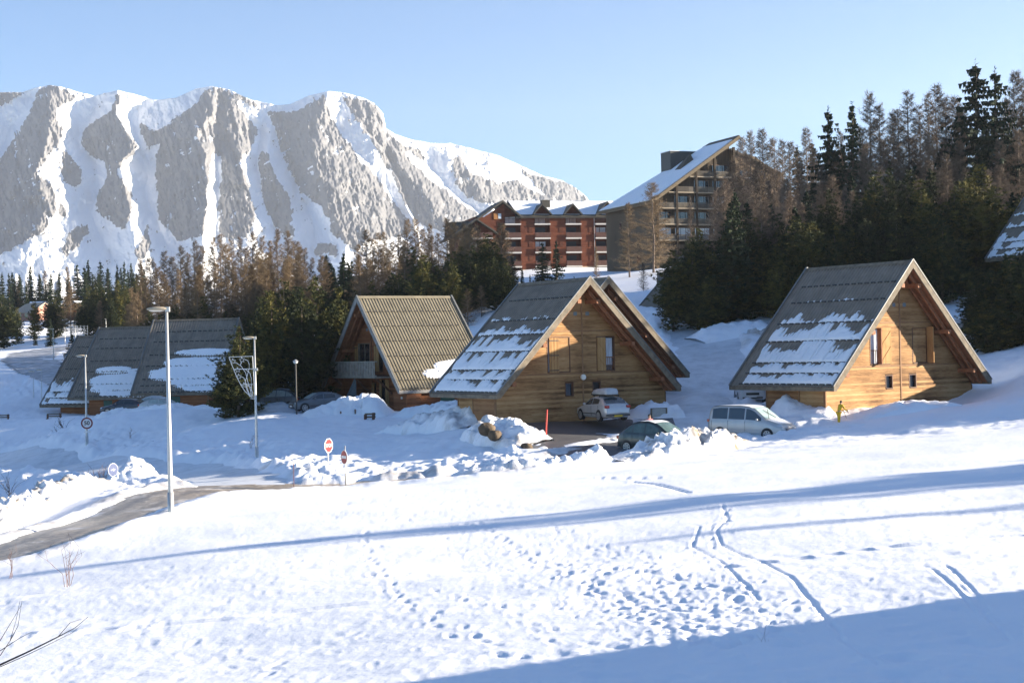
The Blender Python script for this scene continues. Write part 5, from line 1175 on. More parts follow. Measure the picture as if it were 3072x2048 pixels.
bd = MB().prism([(x, z + h) for x, z in ngon(.38, 8, math.pi / 8)], -.02, 0).build('plate', M_SWH, r); MB().prism([(x, z + h) for x, z in ngon(.335, 8, math.pi / 8)], -.026, -.021).build('red_face', M_SRED, bd); text_mesh('STOP', .25, M_SWH, bd, (0, -.032, h), .003, .92)
r, h = sign(345, 484.5, 72, 456.5, -57, 'round no entry sign, red with a white bar, turned from the sun', zext=.22)
bd = MB().prism([(x, z + h) for x, z in ngon(.33, 28)], -.02, 0).build('plate', M_SWH, r); MB().prism([(x, z + h) for x, z in ngon(.305, 28)], -.026, -.021).build('red_face', M_SRUNLIT, bd); MB().box(-.24, -.032, h - .065, .24, -.027, h + .065).build('bar', M_SWH, bd)
r, h = sign(114.5, 496, 79, 469, 58, 'round blue direction sign with a white arrow', lean=-.05)
bd = MB().prism([(x, z + h) for x, z in ngon(.34, 28)], -.02, 0).build('plate', M_SWH, r); MB().prism([(x, z + h) for x, z in ngon(.322, 28)], -.026, -.021).build('blue_face', M_SBLU, bd)
MB().prism([(-.15, h - .018), (.02, h - .018), (.02, h - .07), (.13, h), (.02, h + .07), (.02, h + .018), (-.15, h + .018)], -.032, -.027).build('arrow', M_SWH, bd); MB().box(-.16, -.02, h - .56, .16, 0, h - .40).build('small_plate', M_SWH, r)
p = P(87.4, 422.5, 116.8); r = empty('road_sign', (p[0], p[1] - .08, p[2]), R(8), 'round white sign with red rim reading 50 on the lamp pole', 'road sign')
bd = MB().prism(ngon(.44, 30), -.13, -.1).build('plate', M_SRED, r); MB().prism(ngon(.33, 30), -.136, -.131).build('white_face', M_SWH, bd); text_mesh('50', .42, M_SBLK, bd, (0, -.142, 0), .012)
MB().box(-.25, -.13, -.72, .25, -.1, -.60).build('small_plate', M_SWH, r)
M_MRED = simple('marker_red', (.50, .045, .03), .6, .1)
def marker(u, v, Y, vt, label, rad=.03, ut=None, mat=None):
    p = P(u, v, Y); t = P(ut or u, vt, Y) - p; m_ = MB(); m_.tube([(0, 0, -.4), tuple(t * .5), tuple(t)], rad, 7); o = m_.build('snow_marker', mat or M_MRED, None, smooth=True); o.location = p; tag(o, label, 'snow marker')
marker(545.5, 444, 83, 409, 'red snow marker pole at the edge of the wet parking lot', .045, 547)
marker(294, 495, 69, 461, 'thin rust red marker pole by the slushy driveway', .014, 293.5, simple('rusty', (.20, .07, .045), .8, .1))
marker(65, 503, 71, 484, 'leaning red marker pole in the dirty snow ridge at left', .02, 60)
# black post lamp among the cars
p = P(296.5, 407, 112); r = empty('street_lamp', tuple(p), 0, 'short black post lamp beside the pine clump', 'street lamp'); MB().tube([(0, 0, -.5), (0, 0, 3.15)], .06, 10).build('pole', M_IRON, r); m_ = MB(); ellipsoid(m_, (0, 0, 3.32), (.17, .17, .14)); m_.build('globe', M_LAMPG, r, smooth=True); m_ = MB(); m_.tube([(0, 0, 3.36), (0, 0, 3.5)], [.24, .03], 12); m_.build('cap', M_STEEL, r)
def bench(u, v, Y, yaw, w, label, back=True):
    p = gp(u, v + 2, 170); p[2] -= .40; r = empty('bench', tuple(p), R(yaw), label, 'bench')
    MB().box(-w / 2, -.25, .36, w / 2, .12, .43).build('seat', M_BARGE, r)
    for k in (0, 1): MB().box(-w / 2, .16, .55 + k * .2, w / 2, .20, .68 + k * .2).build('back_slat', M_BARGE, r)
    for sx in (-1, 1): MB().box(sx * (w / 2 - .1) - .05, -.2, -.4, sx * (w / 2 - .1) + .05, .22, .92 if sx > 0 else .8).build('leg', M_DARKW, r)
bench(348, 414, 106, 8, 1.25, 'grey wooden bench half buried in snow, the left of two by the balcony chalet')
bench(369.5, 417.5, 103, -12, .8, 'grey wooden bench half buried in snow, the right of two by the balcony chalet')
bench(54, 416, 146, 5, 1.4, 'dark bench in the snow at the corner of the lowest stepped chalet')
bench(2, 417, 150, 5, 1.4, 'dark bench cut by the left edge of the picture')
p = P(659, 417, 93); r = empty('notice_board', tuple(p), R(10), 'low framed pale board sunk in snow right of the silver car', 'board'); MB().box(-.42, -.02, .08, .42, .02, .52).build('panel', simple('pale_panel', (.45, .45, .42), .6, .1), r)
for sx in (-1, 1): MB().box(sx * .47 - .05, -.04, -.4, sx * .47 + .05, .04, .58).build('post', M_BARGE, r)
MB().box(-.42, -.03, .53, .42, .03, .58).build('rail', M_BARGE, r)
# ------------------------------------------------------------------ snow heaps
def heap(pts, w, hgt, label, seed, dirt=.3, step=.13, rough=.34, cell=.55, taper=True):
    "pts: (u,v,Y) of the foot line of the heap; w half width; hgt crest height (number or list)"
    W_ = [P(*q) for q in pts]; W_ = np.array([(q[0], q[1]) for q in W_]); sg = np.hypot(*(W_[1:] - W_[:-1]).T); cum = np.r_[0, np.cumsum(sg)]; L = cum[-1]
    n = int(L / step) + 1; s = np.linspace(0, L, n); cx = np.interp(s, cum, W_[:, 0]); cy = np.interp(s, cum, W_[:, 1]); tx = np.gradient(cx); ty = np.gradient(cy); q = np.hypot(tx, ty); tx /= q; ty /= q
    hh = np.interp(np.linspace(0, 1, n), np.linspace(0, 1, len(hgt)), hgt) if hasattr(hgt, '__len__') else np.full(n, hgt)
    if taper: hh = hh * sstep(0, .12, s / L) ** .6 * sstep(1, .88, s / L) ** .6
    m = max(9, int(2 * w / step)); a = np.linspace(-1, 1, m); S2, A2 = np.meshgrid(s, a, indexing='ij')
    X0 = cx[:, None] - ty[:, None] * A2 * w; Y0 = cy[:, None] + tx[:, None] * A2 * w
    prof = np.clip(1 - np.abs(A2) ** 1.9, 0, 1) ** .8
    wob = .75 + .45 * fbm(S2 / 1.3, A2 * w / 1.3, seed=seed)
    Z = hh[:, None] * prof * wob
    wo_ = worley(X0 / cell, Y0 / cell, Z / cell, seed); wo2 = worley(X0 / cell * 2.3, Y0 / cell * 2.3, Z / cell * 2.3, seed + 1)
    chunk = (1 - np.clip(wo_, 0, 1.1)) ; chunk2 = (1 - np.clip(wo2, 0, 1.1))
    e = sstep(1., .75, np.abs(A2)) * np.clip(hh / max(.2, hh.max()), .25, 1)[:, None]
    dz = e * (rough * chunk * 1.3 + rough * .5 * chunk2 + .08 * fbm(X0 * 3, Y0 * 3, seed=seed + 2)) 
    ox = e * rough * .7 * fbm(X0 / .5, Y0 / .5, Z / .5, seed=seed + 4); oy = e * rough * .7 * fbm(X0 / .5, Y0 / .5, Z / .5, seed=seed + 5)
    G = base_h(X0, Y0); edge = 1 - sstep(1., .86, np.abs(A2))
    V = np.stack([X0 + ox, Y0 + oy, G + Z + dz - .25 * edge - .05], -1); idx = np.arange(n * m).reshape(n, m)
    f = np.stack([idx[:-1, :-1].ravel(), idx[1:, :-1].ravel(), idx[1:, 1:].ravel(), idx[:-1, 1:].ravel()], 1)
    dr = np.clip(dirt * (sstep(.0, .5, fbm(X0 / .9, Y0 / .9, Z / .9, seed=seed + 9)) * 1.3 + .15), 0, 1)
    o = mesh_obj('snow_heap', V, f, M_HEAP, smooth=True, attrs={'dirt': dr}); tag(o, label, 'snow heap'); return o
heap([(608, 469, 72.5), (640, 463, 73.5), (680, 456, 75), (712, 450, 77), (735, 446, 79)], 1.7, [.12, .45, .8, .9, .6, .2], 'big lumpy dirty heap of ploughed snow in front of the green car', 101, .95, .08, .58, .7)
heap([(452, 479, 71.5), (500, 475, 71.5), (560, 470, 72), (612, 466, 73)], .9, [.3, .5, .35, .6], 'low crumbly ridge of snow between the driveway and the field', 102, .2, .1, .3, .4)
heap([(735, 446, 79), (770, 437, 81), (820, 430, 83), (870, 422, 85)], 1.3, [.08, .06, .12, .2], 'smooth bank of snow in front of the silver van', 103, .05, .14, .08, .7)
heap([(480, 426, 88), (500, 432, 85), (520, 440, 83), (536, 446, 82)], 1.5, [.8, 1.2, 1.1, .5], 'rubbly snow heap with stones at the corner of the parking lot', 104, .45, .1, .42, .5)
heap([(398, 426, 100), (430, 424, 98), (465, 424, 95), (488, 424, 92)], 2.4, [.5, 1.1, 1.2, 1.0], 'wide rough snow heap left of the middle chalet', 105, .3, .12, .34, .55)
heap([(304, 412, 112), (330, 410, 113), (365, 410, 113.5), (392, 411, 113)], 1.6, [.5, 1.0, 1.5, .9], 'tall snow heap in front of the balcony chalet door', 106, .05, .12, .26, .6)
heap([(395, 413, 112), (420, 410, 111.5), (446, 409, 111), (462, 414, 106)], 1.5, [.7, .9, 1.1, .7], 'snow heap along the side wall of the balcony chalet', 107, .05, .13, .24, .6)
heap([(300, 402, 128), (312, 399, 127), (330, 399, 126), (345, 402, 125)], 1.8, [1.2, 2.2, 1.1, .5], 'peaked snow heap with earth beside the balcony chalet', 108, .5, .13, .4, .6)
heap([(75, 416, 132), (100, 413, 131), (150, 411, 130), (190, 411, 128)], 1.6, [.3, .45, .25, .4], 'snow heap hiding the wheels of the cars at left', 109, .1, .14, .3, .6)
heap([(190, 410, 128), (225, 408, 126), (250, 406, 122), (285, 407, 118)], 1.6, [.2, .2, .5, .5], 'snow bank crest behind the lamp with stars', 110, .08, .15, .25, .6)
heap([(-30, 545, 60), (0, 532, 64), (40, 515, 69), (80, 500, 75), (118, 490, 79)], 1.15, [1.0, 1.15, .9, .9, .35], 'long yellowish ridge of ploughed snow left of the near road', 111, .62, .08, .36, .45)
heap([(122, 491, 80), (132, 487, 82), (145, 481, 86)], 1.15, [.8, 1.3, .8], 'snow mound behind the blue arrow sign', 112, .3, .09, .34, .5)
heap([(775, 412, 92), (795, 416, 90.5), (815, 417, 89), (835, 416.5, 88.5)], 1.1, [1.0, .9, .5, .5], 'snow heap against the side wall of the right chalet', 113, .04, .12, .25, .5)
heap([(632, 416, 95), (645, 417, 94.3), (665, 418, 94), (684, 421, 94)], 1.2, [.5, 1.0, .9, .5], 'snow heap behind the low framed board', 114, .12, .12, .26, .5)
heap([(852, 412, 86), (880, 410, 86.5), (915, 404, 88), (945, 398, 90)], 1.7, [.4, .8, .7, .3], 'snow bank piled along the lit gable of the right chalet', 115, .02, .14, .14, .7)
heap([(695, 345, 124), (720, 338, 125), (745, 334, 126), (770, 332, 126)], 1.8, [.3, .6, .5, .3], 'high snow bank at the bend of the lane between the chalets', 116, .12, .2, .4, .8)
M_ROCK = simple('brown_rock', (.095, .068, .042), .9, .35, 3, .8, 8)
def rock(u, v, Y, r_, label, seed):
    p = P(u, v, Y); o = MB(); ellipsoid(o, (0, 0, 0), (r_ * 1.1, r_, r_ * .9), 18, 12); V = np.array(o.v); k = 1 + .28 * fbm(V[:, 0] / r_ * 1.4 + seed, V[:, 1] / r_ * 1.4, V[:, 2] / r_ * 1.4, seed=seed); o.v = [tuple(q) for q in V * k[:, None]]
    q = o.build('rock', M_ROCK, None, smooth=True); q.location = p; tag(q, label, 'rock')
rock(487, 428.5, 83.3, .42, 'larger brown rock in the snow heap by the parking lot', 1); rock(495, 435, 82.6, .34, 'smaller brown rock in the snow heap by the parking lot', 2); rock(710, 442, 75.2, .42, 'brown earth covered boulder in the big dirty heap', 3); rock(527, 447, 81, .3, 'brown stone at the foot of the rubbly heap', 4); rock(733, 452, 77, .2, 'small dark stone in the big dirty heap', 6)
rock(303, 404, 125, .6, 'brown earth lump beside the balcony chalet', 5)
# ------------------------------------------------------------------ bare shrubs and stems
M_TWIG = simple('twig', (.16, .09, .065), .9, .2); M_DTWIG = simple('dark_twig', (.035, .028, .025), .9, .2)
def shrub(u, v, Y, h, n, label, seed, spread=.5, rad=.008, mat=None, cat='shrub'):
    g_ = np.random.RandomState(seed); p = P(u, v, Y); m_ = MB()
    for i in range(n):
        a = g_.rand() * 6.28; s_ = spread * (.3 + g_.rand()); hh = h * (.5 + .5 * g_.rand()); pts_ = [np.array([.15 * math.cos(a) * g_.rand(), .15 * math.sin(a), -.15])]; 
        for k in range(1, 5): t = k / 4; pts_.append(np.array([math.cos(a) * s_ * t ** 1.3 + .04 * g_.randn(), math.sin(a) * s_ * t ** 1.3 * .5, hh * t]))
        m_.tube(pts_, [rad, rad * .9, rad * .75, rad * .6, rad * .35], 4)
        for j in range(3):
            b = pts_[2 + j % 3]; e = b + np.array([g_.randn() * .16, g_.randn() * .1, .1 + .2 * g_.rand()]) * (h / .9); m_.tube([b, e], [rad * .6, rad * .3], 3)
    o = m_.build('bare_shrub', mat or M_TWIG, None); o.location = p; tag(o, label, cat)
shrub(10, 497, 84, 1.15, 10, 'bare dark shrub on the shaded bank at the left edge', 1, .5, .014, M_DTWIG)
shrub(44, 500, 82, 1.0, 7, 'thin bare shrub between the two others on the shaded bank', 2, .5, .010, M_DTWIG)
shrub(75, 494, 81, 1.1, 12, 'reddish bare shrub behind the yellowish snow ridge', 3, .6, .013); shrub(101, 491, 82, 1.3, 13, 'reddish bare shrub just left of the blue sign', 4, .7, .014)
shrub(68, 580, 42, 1.0, 7, 'tall dry stems standing in the field at lower left', 5, .9, .008); shrub(11, 572, 45, .7, 4, 'few dry stems at the field edge by the left border', 6, .3, .007)
shrub(452, 565, 44, .4, 4, 'small dry weed in the middle of the field', 7, .2, .005); shrub(250, 447, 97, 1.0, 4, 'thin weed on the bank left of the star lamp', 8, .5, .009); shrub(64, 432, 128, 1.3, 9, 'dark bare bush on the slope under the speed sign lamp', 9, .7, .018, M_DTWIG)
shrub(58, 436, 128, .8, 8, 'low dark bush beside the speed sign lamp', 19, .8, .02, M_DTWIG); shrub(497, 478, 69, .3, 6, 'small dry tuft at the field edge', 10, .3, .006); shrub(130, 436, 110, .7, 4, 'few bent stems on the shaded bank', 11, .9, .01)
for i, (u, v, Y) in enumerate([(335, 580, 41), (985, 585, 32), (905, 640, 28), (960, 600, 31), (760, 655, 26), (500, 500, 62), (590, 555, 46)]): shrub(u, v, Y, .5, 2, 'single dry grass stem in the foreground field', 20 + i, .15, .003, cat='grass stem')
for o in list(bpy.data.objects):
    if o.get('category') == 'grass stem': o['group'] = 'dry grass stems in the field'
# near branch reaching in from the left
g_ = np.random.RandomState(4); m_ = MB(); Yb = 13.
main = [P(-60, 700, Yb), P(0, 664, Yb), P(30, 650, Yb), P(58, 636, Yb), (P(75, 627, Yb)), P(88, 616, Yb)]; m_.tube(main, [.014, .009, .007, .005, .003, .0015], 7)
for l in ([(0, 666), (25, 655), (50, 643), (72, 632), (80, 625)], [(0, 655), (10, 640), (16, 620), (20, 600)], [(0, 640), (12, 620), (22, 603)], [(0, 650), (20, 637), (32, 631)], [(58, 636), (70, 622), (82, 618)], [(10, 640), (18, 625), (22, 600)]): m_.tube([P(*q, Yb + .1 * g_.randn()) for q in l], [.004 - .003 * k / (len(l) - 1) for k in range(len(l))], 5)
b0 = P(-60, 700, Yb); gx = b0[0] - 1.2; m_.tube([(gx, Yb, gz(gx, Yb) - .2), (gx + .3, Yb, (gz(gx, Yb) + b0[2]) / 2), tuple(b0)], [.045, .035, .022], 8)
tag(m_.build('bare_branch', M_DTWIG, None), 'dark bare branch reaching into the lower left corner', 'branch')
# ------------------------------------------------------------------ cars
M_TYRE = simple('tyre', (.018, .018, .018), .85, .1); M_RIM = simple('rim', (.42, .43, .44), .35, .1, metal=.6); M_BLK = simple('black_plastic', (.02, .02, .022), .5, .1)
M_CLENS = simple('clear_lens', (.55, .58, .6), .15, .05, spec=.9); M_TLENS = simple('tail_lens', (.35, .015, .015), .2, .05); M_PLY = simple('yellow_plate', (.62, .42, .03), .5, .05); M_PLW = simple('white_plate', (.7, .7, .7), .5, .05)
M_FROST = simple('frosted_glass', (.30, .36, .35), .45, .25, 3); M_CGLS = simple('car_glass', (.03, .04, .045), .08, 0, spec=.9)
M_FR = simple('roof_frost', (.62, .66, .70), .65, .12, 2)
def paint(name, c, rough=.35, metal=.3):
    m, nt, b = newmat(name); b.inputs['Base Color'].default_value = (*c, 1); b.inputs['Roughness'].default_value = rough; b.inputs['Metallic'].default_value = metal; b.inputs['Coat Weight'].default_value = .35; b.inputs['Coat Roughness'].default_value = .15
    N = NT(nt); nz = N.n('TexNoise', i_Scale=2.5, i_Detail=5.); tc = N.n('TexCoord'); N.l(tc.outputs['Object'], nz.inputs['Vector']); c2 = N.ramp(nz.outputs['Fac'], (.4, c), (.8, tuple(x * .8 + .05 for x in c))); N.l(c2, b.inputs['Base Color']); return m
def car(loc, yaw, label, L, W, H, top, belt, mat, wins, ws, rw, wheels, rw_r=.31, glass=None, wglass=None, front='', rear='', frost=False, z0=.2, rack=False, pitch=0., name='parked_car', cat='car', group=None, plate=None, tumble=.20, detail=True, slide=False):
    """s runs 0 (nose) .. L (tail); nose points to local +x"""
    r = empty(name, loc, yaw, label, cat, group); r.rotation_euler = (0, pitch, yaw)
    ts, tz = zip(*top); bs, bz = zip(*belt)
    T = lambda s: float(np.interp(s, ts, tz)); B = lambda s: min(float(np.interp(s, bs, bz)), T(s) - .02)
    w = lambda s: W / 2 * (1 - .16 * abs(max(0, 1 - s / .55)) ** 2 - .10 * max(0, 1 - (L - s) / .45) ** 2 - .015 * abs(2 * s / L - 1) ** 2)
    X = lambda s: L / 2 - s
    def yt(s): return w(s) - .05 - tumble * min(1, max(0, T(s) - B(s)) / (H * .38))
    def side(s, z): k = np.clip((z - B(s)) / max(.02, T(s) - .07 - B(s)), 0, 1); return (w(s) - .045) * (1 - k) + yt(s) * k
    st = sorted(set([0, .03, .08, .16] + list(np.linspace(.25, L - .25, 34)) + [L - .16, L - .08, L - .03, L] + list(ts)))
    V = []; K = 0
    for s in st:
        bz_, tz_ = B(s), T(s); ww = w(s); zz = z0 + (.12 * max(0, 1 - s / .3) ** 2 + .14 * max(0, 1 - (L - s) / .35) ** 2); e = .03 if (s < .05 or s > L - .05) else 0
        sec = [(0, zz), (ww - .14, zz), (ww - .03 - e, zz + .10), (ww - e, (zz + bz_) / 2 - .02), (ww - .01 - e, bz_ - .12 * min(1, (bz_ - zz))), (ww - .045 - e, bz_)]
        y2 = yt(s); sec += [((ww - .045) * .5 + y2 * .5 - e, (bz_ + tz_ - .07) / 2 if tz_ - bz_ > .1 else bz_ + .005), (y2 - e, max(bz_ + .008, tz_ - .07)), (y2 - .07 - e, max(bz_ + .012, tz_ - .02)), (y2 - .2, tz_), (0, tz_ + .025)]
        K = len(sec); V += [(X(s), y, z) for y, z in sec] + [(X(s), -y, z) for y, z in sec[-2:0:-1]]
    n = len(st); M2 = len(V) // n; Fc = []
    for i in range(n - 1):
        for k in range(M2): Fc.append((i * M2 + k, i * M2 + (k + 1) % M2, (i + 1) * M2 + (k + 1) % M2, (i + 1) * M2 + k))
    Fc.append(tuple(range(M2))[::-1]); Fc.append(tuple((n - 1) * M2 + k for k in range(M2)))
    m_ = MB(); m_.add(V, Fc); body = m_.build('body', mat, r, smooth=True)
    glass = glass or M_CGLS; wglass = wglass or glass
    for sg in (-1, 1):
        for a, b in wins:
            m_ = MB(); cols = []
            for s in np.linspace(a, b, 9):
                zb_, zt_ = B(s) + .045, T(s) - .12
                if zt_ - zb_ < .04: continue
                cols.append([(X(s), sg * (side(s, z) + .008), z) for z in (zb_, (zb_ + zt_) / 2, zt_)])
            for c0, c1 in zip(cols[:-1], cols[1:]):
                for k in range(2): m_.quad(c0[k], c1[k], c1[k + 1], c0[k + 1])
            if cols: m_.build('side_window', glass, r)
    for nm, (a, b), gl in (('windshield', ws, wglass), ('rear_window', rw, wglass)):
        m_ = MB(); rows = []
        for s in np.linspace(a, b, 7):
            y_ = yt(s) - .10 if T(s) - B(s) > .12 else yt(s) - .13; sl = (T(s + .02) - T(s - .02)) / .04; nx, nz_ = sl, 1; q = math.hypot(nx, nz_); nx /= q; nz_ /= q
            rows.append([(X(s) + nx * .012, y, T(s) + .025 * (1 - min(1, abs(y) / max(.1, yt(s) - .2))) + .012 * nz_ + .004) for y in (-y_, -y_ * .5, 0, y_ * .5, y_)])
        for r0, r1 in zip(rows[:-1], rows[1:]):
            for k in range(4): m_.quad(r0[k], r0[k + 1], r1[k + 1], r1[k])
        m_.build(nm, gl, r)
    for s in wheels:
        for sg in (-1, 1):
            y = sg * (w(s) + .004); x = X(s)
            m_ = MB(); m_.disc((x, rw_r), rw_r + .065, y - sg * .3, y, 26); m_.v = [(a, b, max(c, z0 + .0)) for a, b, c in m_.v]; m_.build('wheel_arch', M_BLK, r)
            m_ = MB(); m_.disc((x, rw_r), rw_r, y - sg * .2, y + sg * .012, 28); wh = m_.build('wheel', M_TYRE, r, bevel=.015)
            m_ = MB(); m_.disc((x, rw_r), rw_r * .24, y + sg * .01, y + sg * .03, 14)
            for k in range(7): a = k * 2 * math.pi / 7; m_.bar((x, y + sg * .02, rw_r), (x + rw_r * .66 * math.cos(a), y + sg * .02, rw_r + rw_r * .66 * math.sin(a)), .02, .075, up=(-math.sin(a), 0, math.cos(a)))
            for k in range(20): a = k * math.pi / 10; b = a + math.pi / 10; m_.bar((x + rw_r * .68 * math.cos(a), y + sg * .02, rw_r + rw_r * .68 * math.sin(a)), (x + rw_r * .68 * math.cos(b), y + sg * .02, rw_r + rw_r * .68 * math.sin(b)), .03, .03, up=(0, 1, 0))
            m_.build('rim', M_RIM, wh)
    if not detail: return r, X, T, B, w, side
    for sg in (-1, 1):
        s = ws[0] + .42; m_ = MB(); ellipsoid(m_, (X(s), sg * (w(s) + .09), B(s) + .09), (.07, .10, .075), 10, 7); m_.build('mirror', mat, r, smooth=True)
        for a, b in wins[:2]:
            if b - a > .4: m_ = MB(); m_.box(X(b - .08), sg * (w(b) - .01), B(b) - .14, X(b - .26), sg * (w(b) + .025), B(b) - .11); m_.build('door_handle', mat, r)
        m_ = MB(); m_.box(X(wheels[0] + rw_r + .1), sg * (w(L / 2) - .01), .42 * (H / 1.45) ** .3, X(wheels[1] - rw_r - .1), sg * (w(L / 2) + .012), .47 * (H / 1.45) ** .3); m_.build('side_strip', M_BLK if not slide else mat, r)
        for a, b in wins: 
            m_ = MB(); s = b + .03; m_.box(X(s), sg * (w(s) - .02), z0 + .12, X(s) + .012, sg * (w(s) + .0035), B(s) - .05); m_.build('door_gap', M_BLK, r)
        s = .2; m_ = MB(); ellipsoid(m_, (X(s) - .02, sg * (w(s) - .17), T(.25) - .10), (.17, .17, .085), 12, 8); m_.build('headlight', M_CLENS, r, smooth=True)
        m_ = MB(); m_.box(X(L - .16), sg * (w(L) - .22), B(L - .1) - .16, X(L + .012), sg * (w(L - .1) + .006), B(L - .1) - .0); m_.build('tail_light', M_TLENS, r, bevel=.02)
    m_ = MB(); m_.box(X(-.01), -.42, T(.03) - .18, X(.1), .42, T(.03) - .03)
    gr = m_.build('grille', M_BLK, r)
    if slide or front == 'chrome':
        m_ = MB()
        for k in range(4): m_.box(X(-.025), -.40, T(.03) - .17 + k * .04, X(0), .40, T(.03) - .15 + k * .04)
        m_.disc((0, 0), .001, 0, .001, 3); m_.build('grille_bar', M_RIM, gr)
    m_ = MB(); m_.box(X(-.012), -W * .36, z0 + .1, X(.1), W * .36, z0 + .2); m_.build('air_intake', M_BLK, r)
    m_ = MB(); m_.box(X(-.03), -.26, .38, X(.02), .26, .49); m_.build('number_plate', plate or M_PLW, r)
    m_ = MB(); m_.box(X(L - .02), -.26, B(L) * .5 + .02, X(L + .02), .26, B(L) * .5 + .13); m_.build('number_plate', plate or M_PLY, r)
    m_ = MB(); m_.box(X(L - .2), -W / 2 * .86, z0 + .12, X(L + .015), W / 2 * .86, z0 + .2); m_.build('bumper_strip', M_BLK, r)
    if frost:
        m_ = MB(); rows = []
        for s in np.linspace(ws[1] + .03, rw[0] - .03, 14): y_ = yt(s) - .03; rows.append([(X(s), y, T(s) + .03 * (1 - abs(y) / y_) + .010) for y in np.linspace(-y_, y_, 9)])
        for r0, r1 in zip(rows[:-1], rows[1:]):
            for k in range(8): m_.quad(r0[k], r0[k + 1], r1[k + 1], r1[k])
        m_.build('roof_frost', M_FR, r, smooth=True)
        m_ = MB(); rows = []
        for s in np.linspace(.22, ws[0] - .04, 9): y_ = w(s) - .2; rows.append([(X(s), y, T(s) + .025 * (1 - min(1, abs(y) / max(.1, yt(s) - .2))) + .006) for y in np.linspace(-y_, y_, 7)])
        for r0, r1 in zip(rows[:-1], rows[1:]):
            for k in range(6): m_.quad(r0[k], r0[k + 1], r1[k + 1], r1[k])
        m_.build('hood_frost', M_FR, r, smooth=True)
    if rack:
        for s in rack: m_ = MB(); m_.box(X(s) - .03, -yt(s) + .02, T(s) + .07, X(s) + .03, yt(s) - .02, T(s) + .10); m_.box(X(s) - .03, -yt(s) + .02, T(s) - .04, X(s) + .03, -yt(s) + .06, T(s) + .07); m_.box(X(s) - .03, yt(s) - .06, T(s) - .04, X(s) + .03, yt(s) - .02, T(s) + .07); m_.build('roof_bar', M_BLK, r)
    return r, X, T, B, w, side
VAN = dict(L=4.76, W=1.90, H=1.90, top=[(0, .62), (.05, .80), (.25, .93), (.75, 1.08), (1.02, 1.16), (1.35, 1.42), (1.75, 1.72), (2.05, 1.84), (2.6, 1.90), (4.0, 1.88), (4.5, 1.82), (4.62, 1.66), (4.72, 1.15), (4.76, .6)], belt=[(0, .75), (.9, 1.0), (1.3, 1.05), (2.2, 1.10), (4.76, 1.12)],
    wins=[(1.28, 2.26), (2.34, 3.36), (3.44, 4.42)], ws=(1.04, 1.88), rw=(4.55, 4.70), wheels=(.88, 3.88), rw_r=.325, tumble=.16)
HATCH = dict(L=4.18, W=1.74, H=1.43, top=[(0, .52), (.05, .66), (.3, .76), (.95, .90), (1.15, .95), (1.55, 1.20), (1.95, 1.38), (2.3, 1.43), (3.0, 1.41), (3.4, 1.32), (3.95, 1.02), (4.08, .95), (4.16, .8), (4.18, .5)], belt=[(0, .62), (.9, .84), (1.2, .88), (3.0, .95), (3.6, .99), (4.18, .93)],
    wins=[(1.42, 2.28), (2.34, 3.22)], ws=(1.17, 1.88), rw=(3.42, 3.93), wheels=(.80, 3.32), rw_r=.31)
MPV = dict(L=4.28, W=1.75, H=1.64, top=[(0, .55), (.05, .70), (.3, .82), (.85, .98), (1.02, 1.05), (1.5, 1.36), (1.9, 1.56), (2.3, 1.64), (2.9, 1.62), (3.4, 1.50), (3.8, 1.25), (4.1, 1.0), (4.22, .85), (4.28, .55)], belt=[(0, .65), (.85, .90), (1.2, .95), (3.0, 1.02), (3.8, 1.04), (4.28, .95)],
    wins=[(1.22, 1.46), (1.52, 2.38), (2.46, 3.18), (3.26, 3.72)], ws=(1.04, 1.84), rw=(3.45, 3.95), wheels=(.80, 3.56), rw_r=.305)
SUV = dict(L=4.4, W=1.80, H=1.58, top=[(0, .6), (.05, .78), (.3, .90), (1.0, 1.0), (1.2, 1.05), (1.6, 1.34), (1.95, 1.52), (2.4, 1.58), (3.6, 1.55), (4.1, 1.4), (4.3, 1.05), (4.4, .6)], belt=[(0, .72), (1.0, .94), (1.3, .98), (4.4, 1.05)],
    wins=[(1.45, 2.3), (2.38, 3.2), (3.28, 3.9)], ws=(1.22, 1.9), rw=(4.1, 4.28), wheels=(.85, 3.5), rw_r=.33)
def place(spec, u, v, Y, yaw, label, mat, dz=0., **k):
    d = dict(spec); d.update(k); p = P(u, v, Y); return car((p[0], p[1], p[2] + dz), R(yaw), label, mat=mat, **d)
P_SIL = paint('silver_paint', (.50, .51, .52), .35, .35); P_CHA = paint('champagne_silver', (.52, .52, .50), .38, .3); P_GRN = paint('dark_green_paint', (.035, .052, .05), .3, .25); P_WHI = paint('white_car_paint', (.62, .63, .64), .4, .05); P_DRK = paint('dark_blue_paint', (.03, .035, .05), .3, .2); P_GRY = paint('grey_paint', (.12, .14, .16), .4, .2)
vn, Xv, Tv, Bv, wv, sv = place(VAN, 752, 438.5, 86.3, -39, 'silver people carrier van with white frosted roof facing right', P_CHA, frost=True, glass=M_CGLS, wglass=simple('iced_windshield', (.30, .40, .40), .4, .2, 3), slide=True, front='chrome', pitch=.01)
for sg, (a, b) in enumerate((((1.10, .35, 1.24), (1.62, -.25, 1.66)), ((1.02, -.55, 1.19), (1.12, -.62, 1.72)))):
    m_ = MB(); m_.tube([(Xv(a[0]) + .05, a[1], a[2]), (Xv(b[0]) + .1, b[1], b[2])], .016, 5); m_.build('wiper', M_BLK, vn)
pc, *_p = place(MPV, 659, 452, 79.3, -43, 'dark green rounded car with frost on its roof behind the dirty heap', P_GRN, frost=True, glass=simple('pale_green_glass', (.075, .12, .11), .12, .3, 2), plate=None)
ln, Xl, Tl, Bl, wl_, sl_ = place(HATCH, 603, 419.5, 91.0, 112, 'silver hatchback with a roof box parked nose in at the middle chalet', P_SIL, rack=(2.2, 3.0), plate=M_PLY)
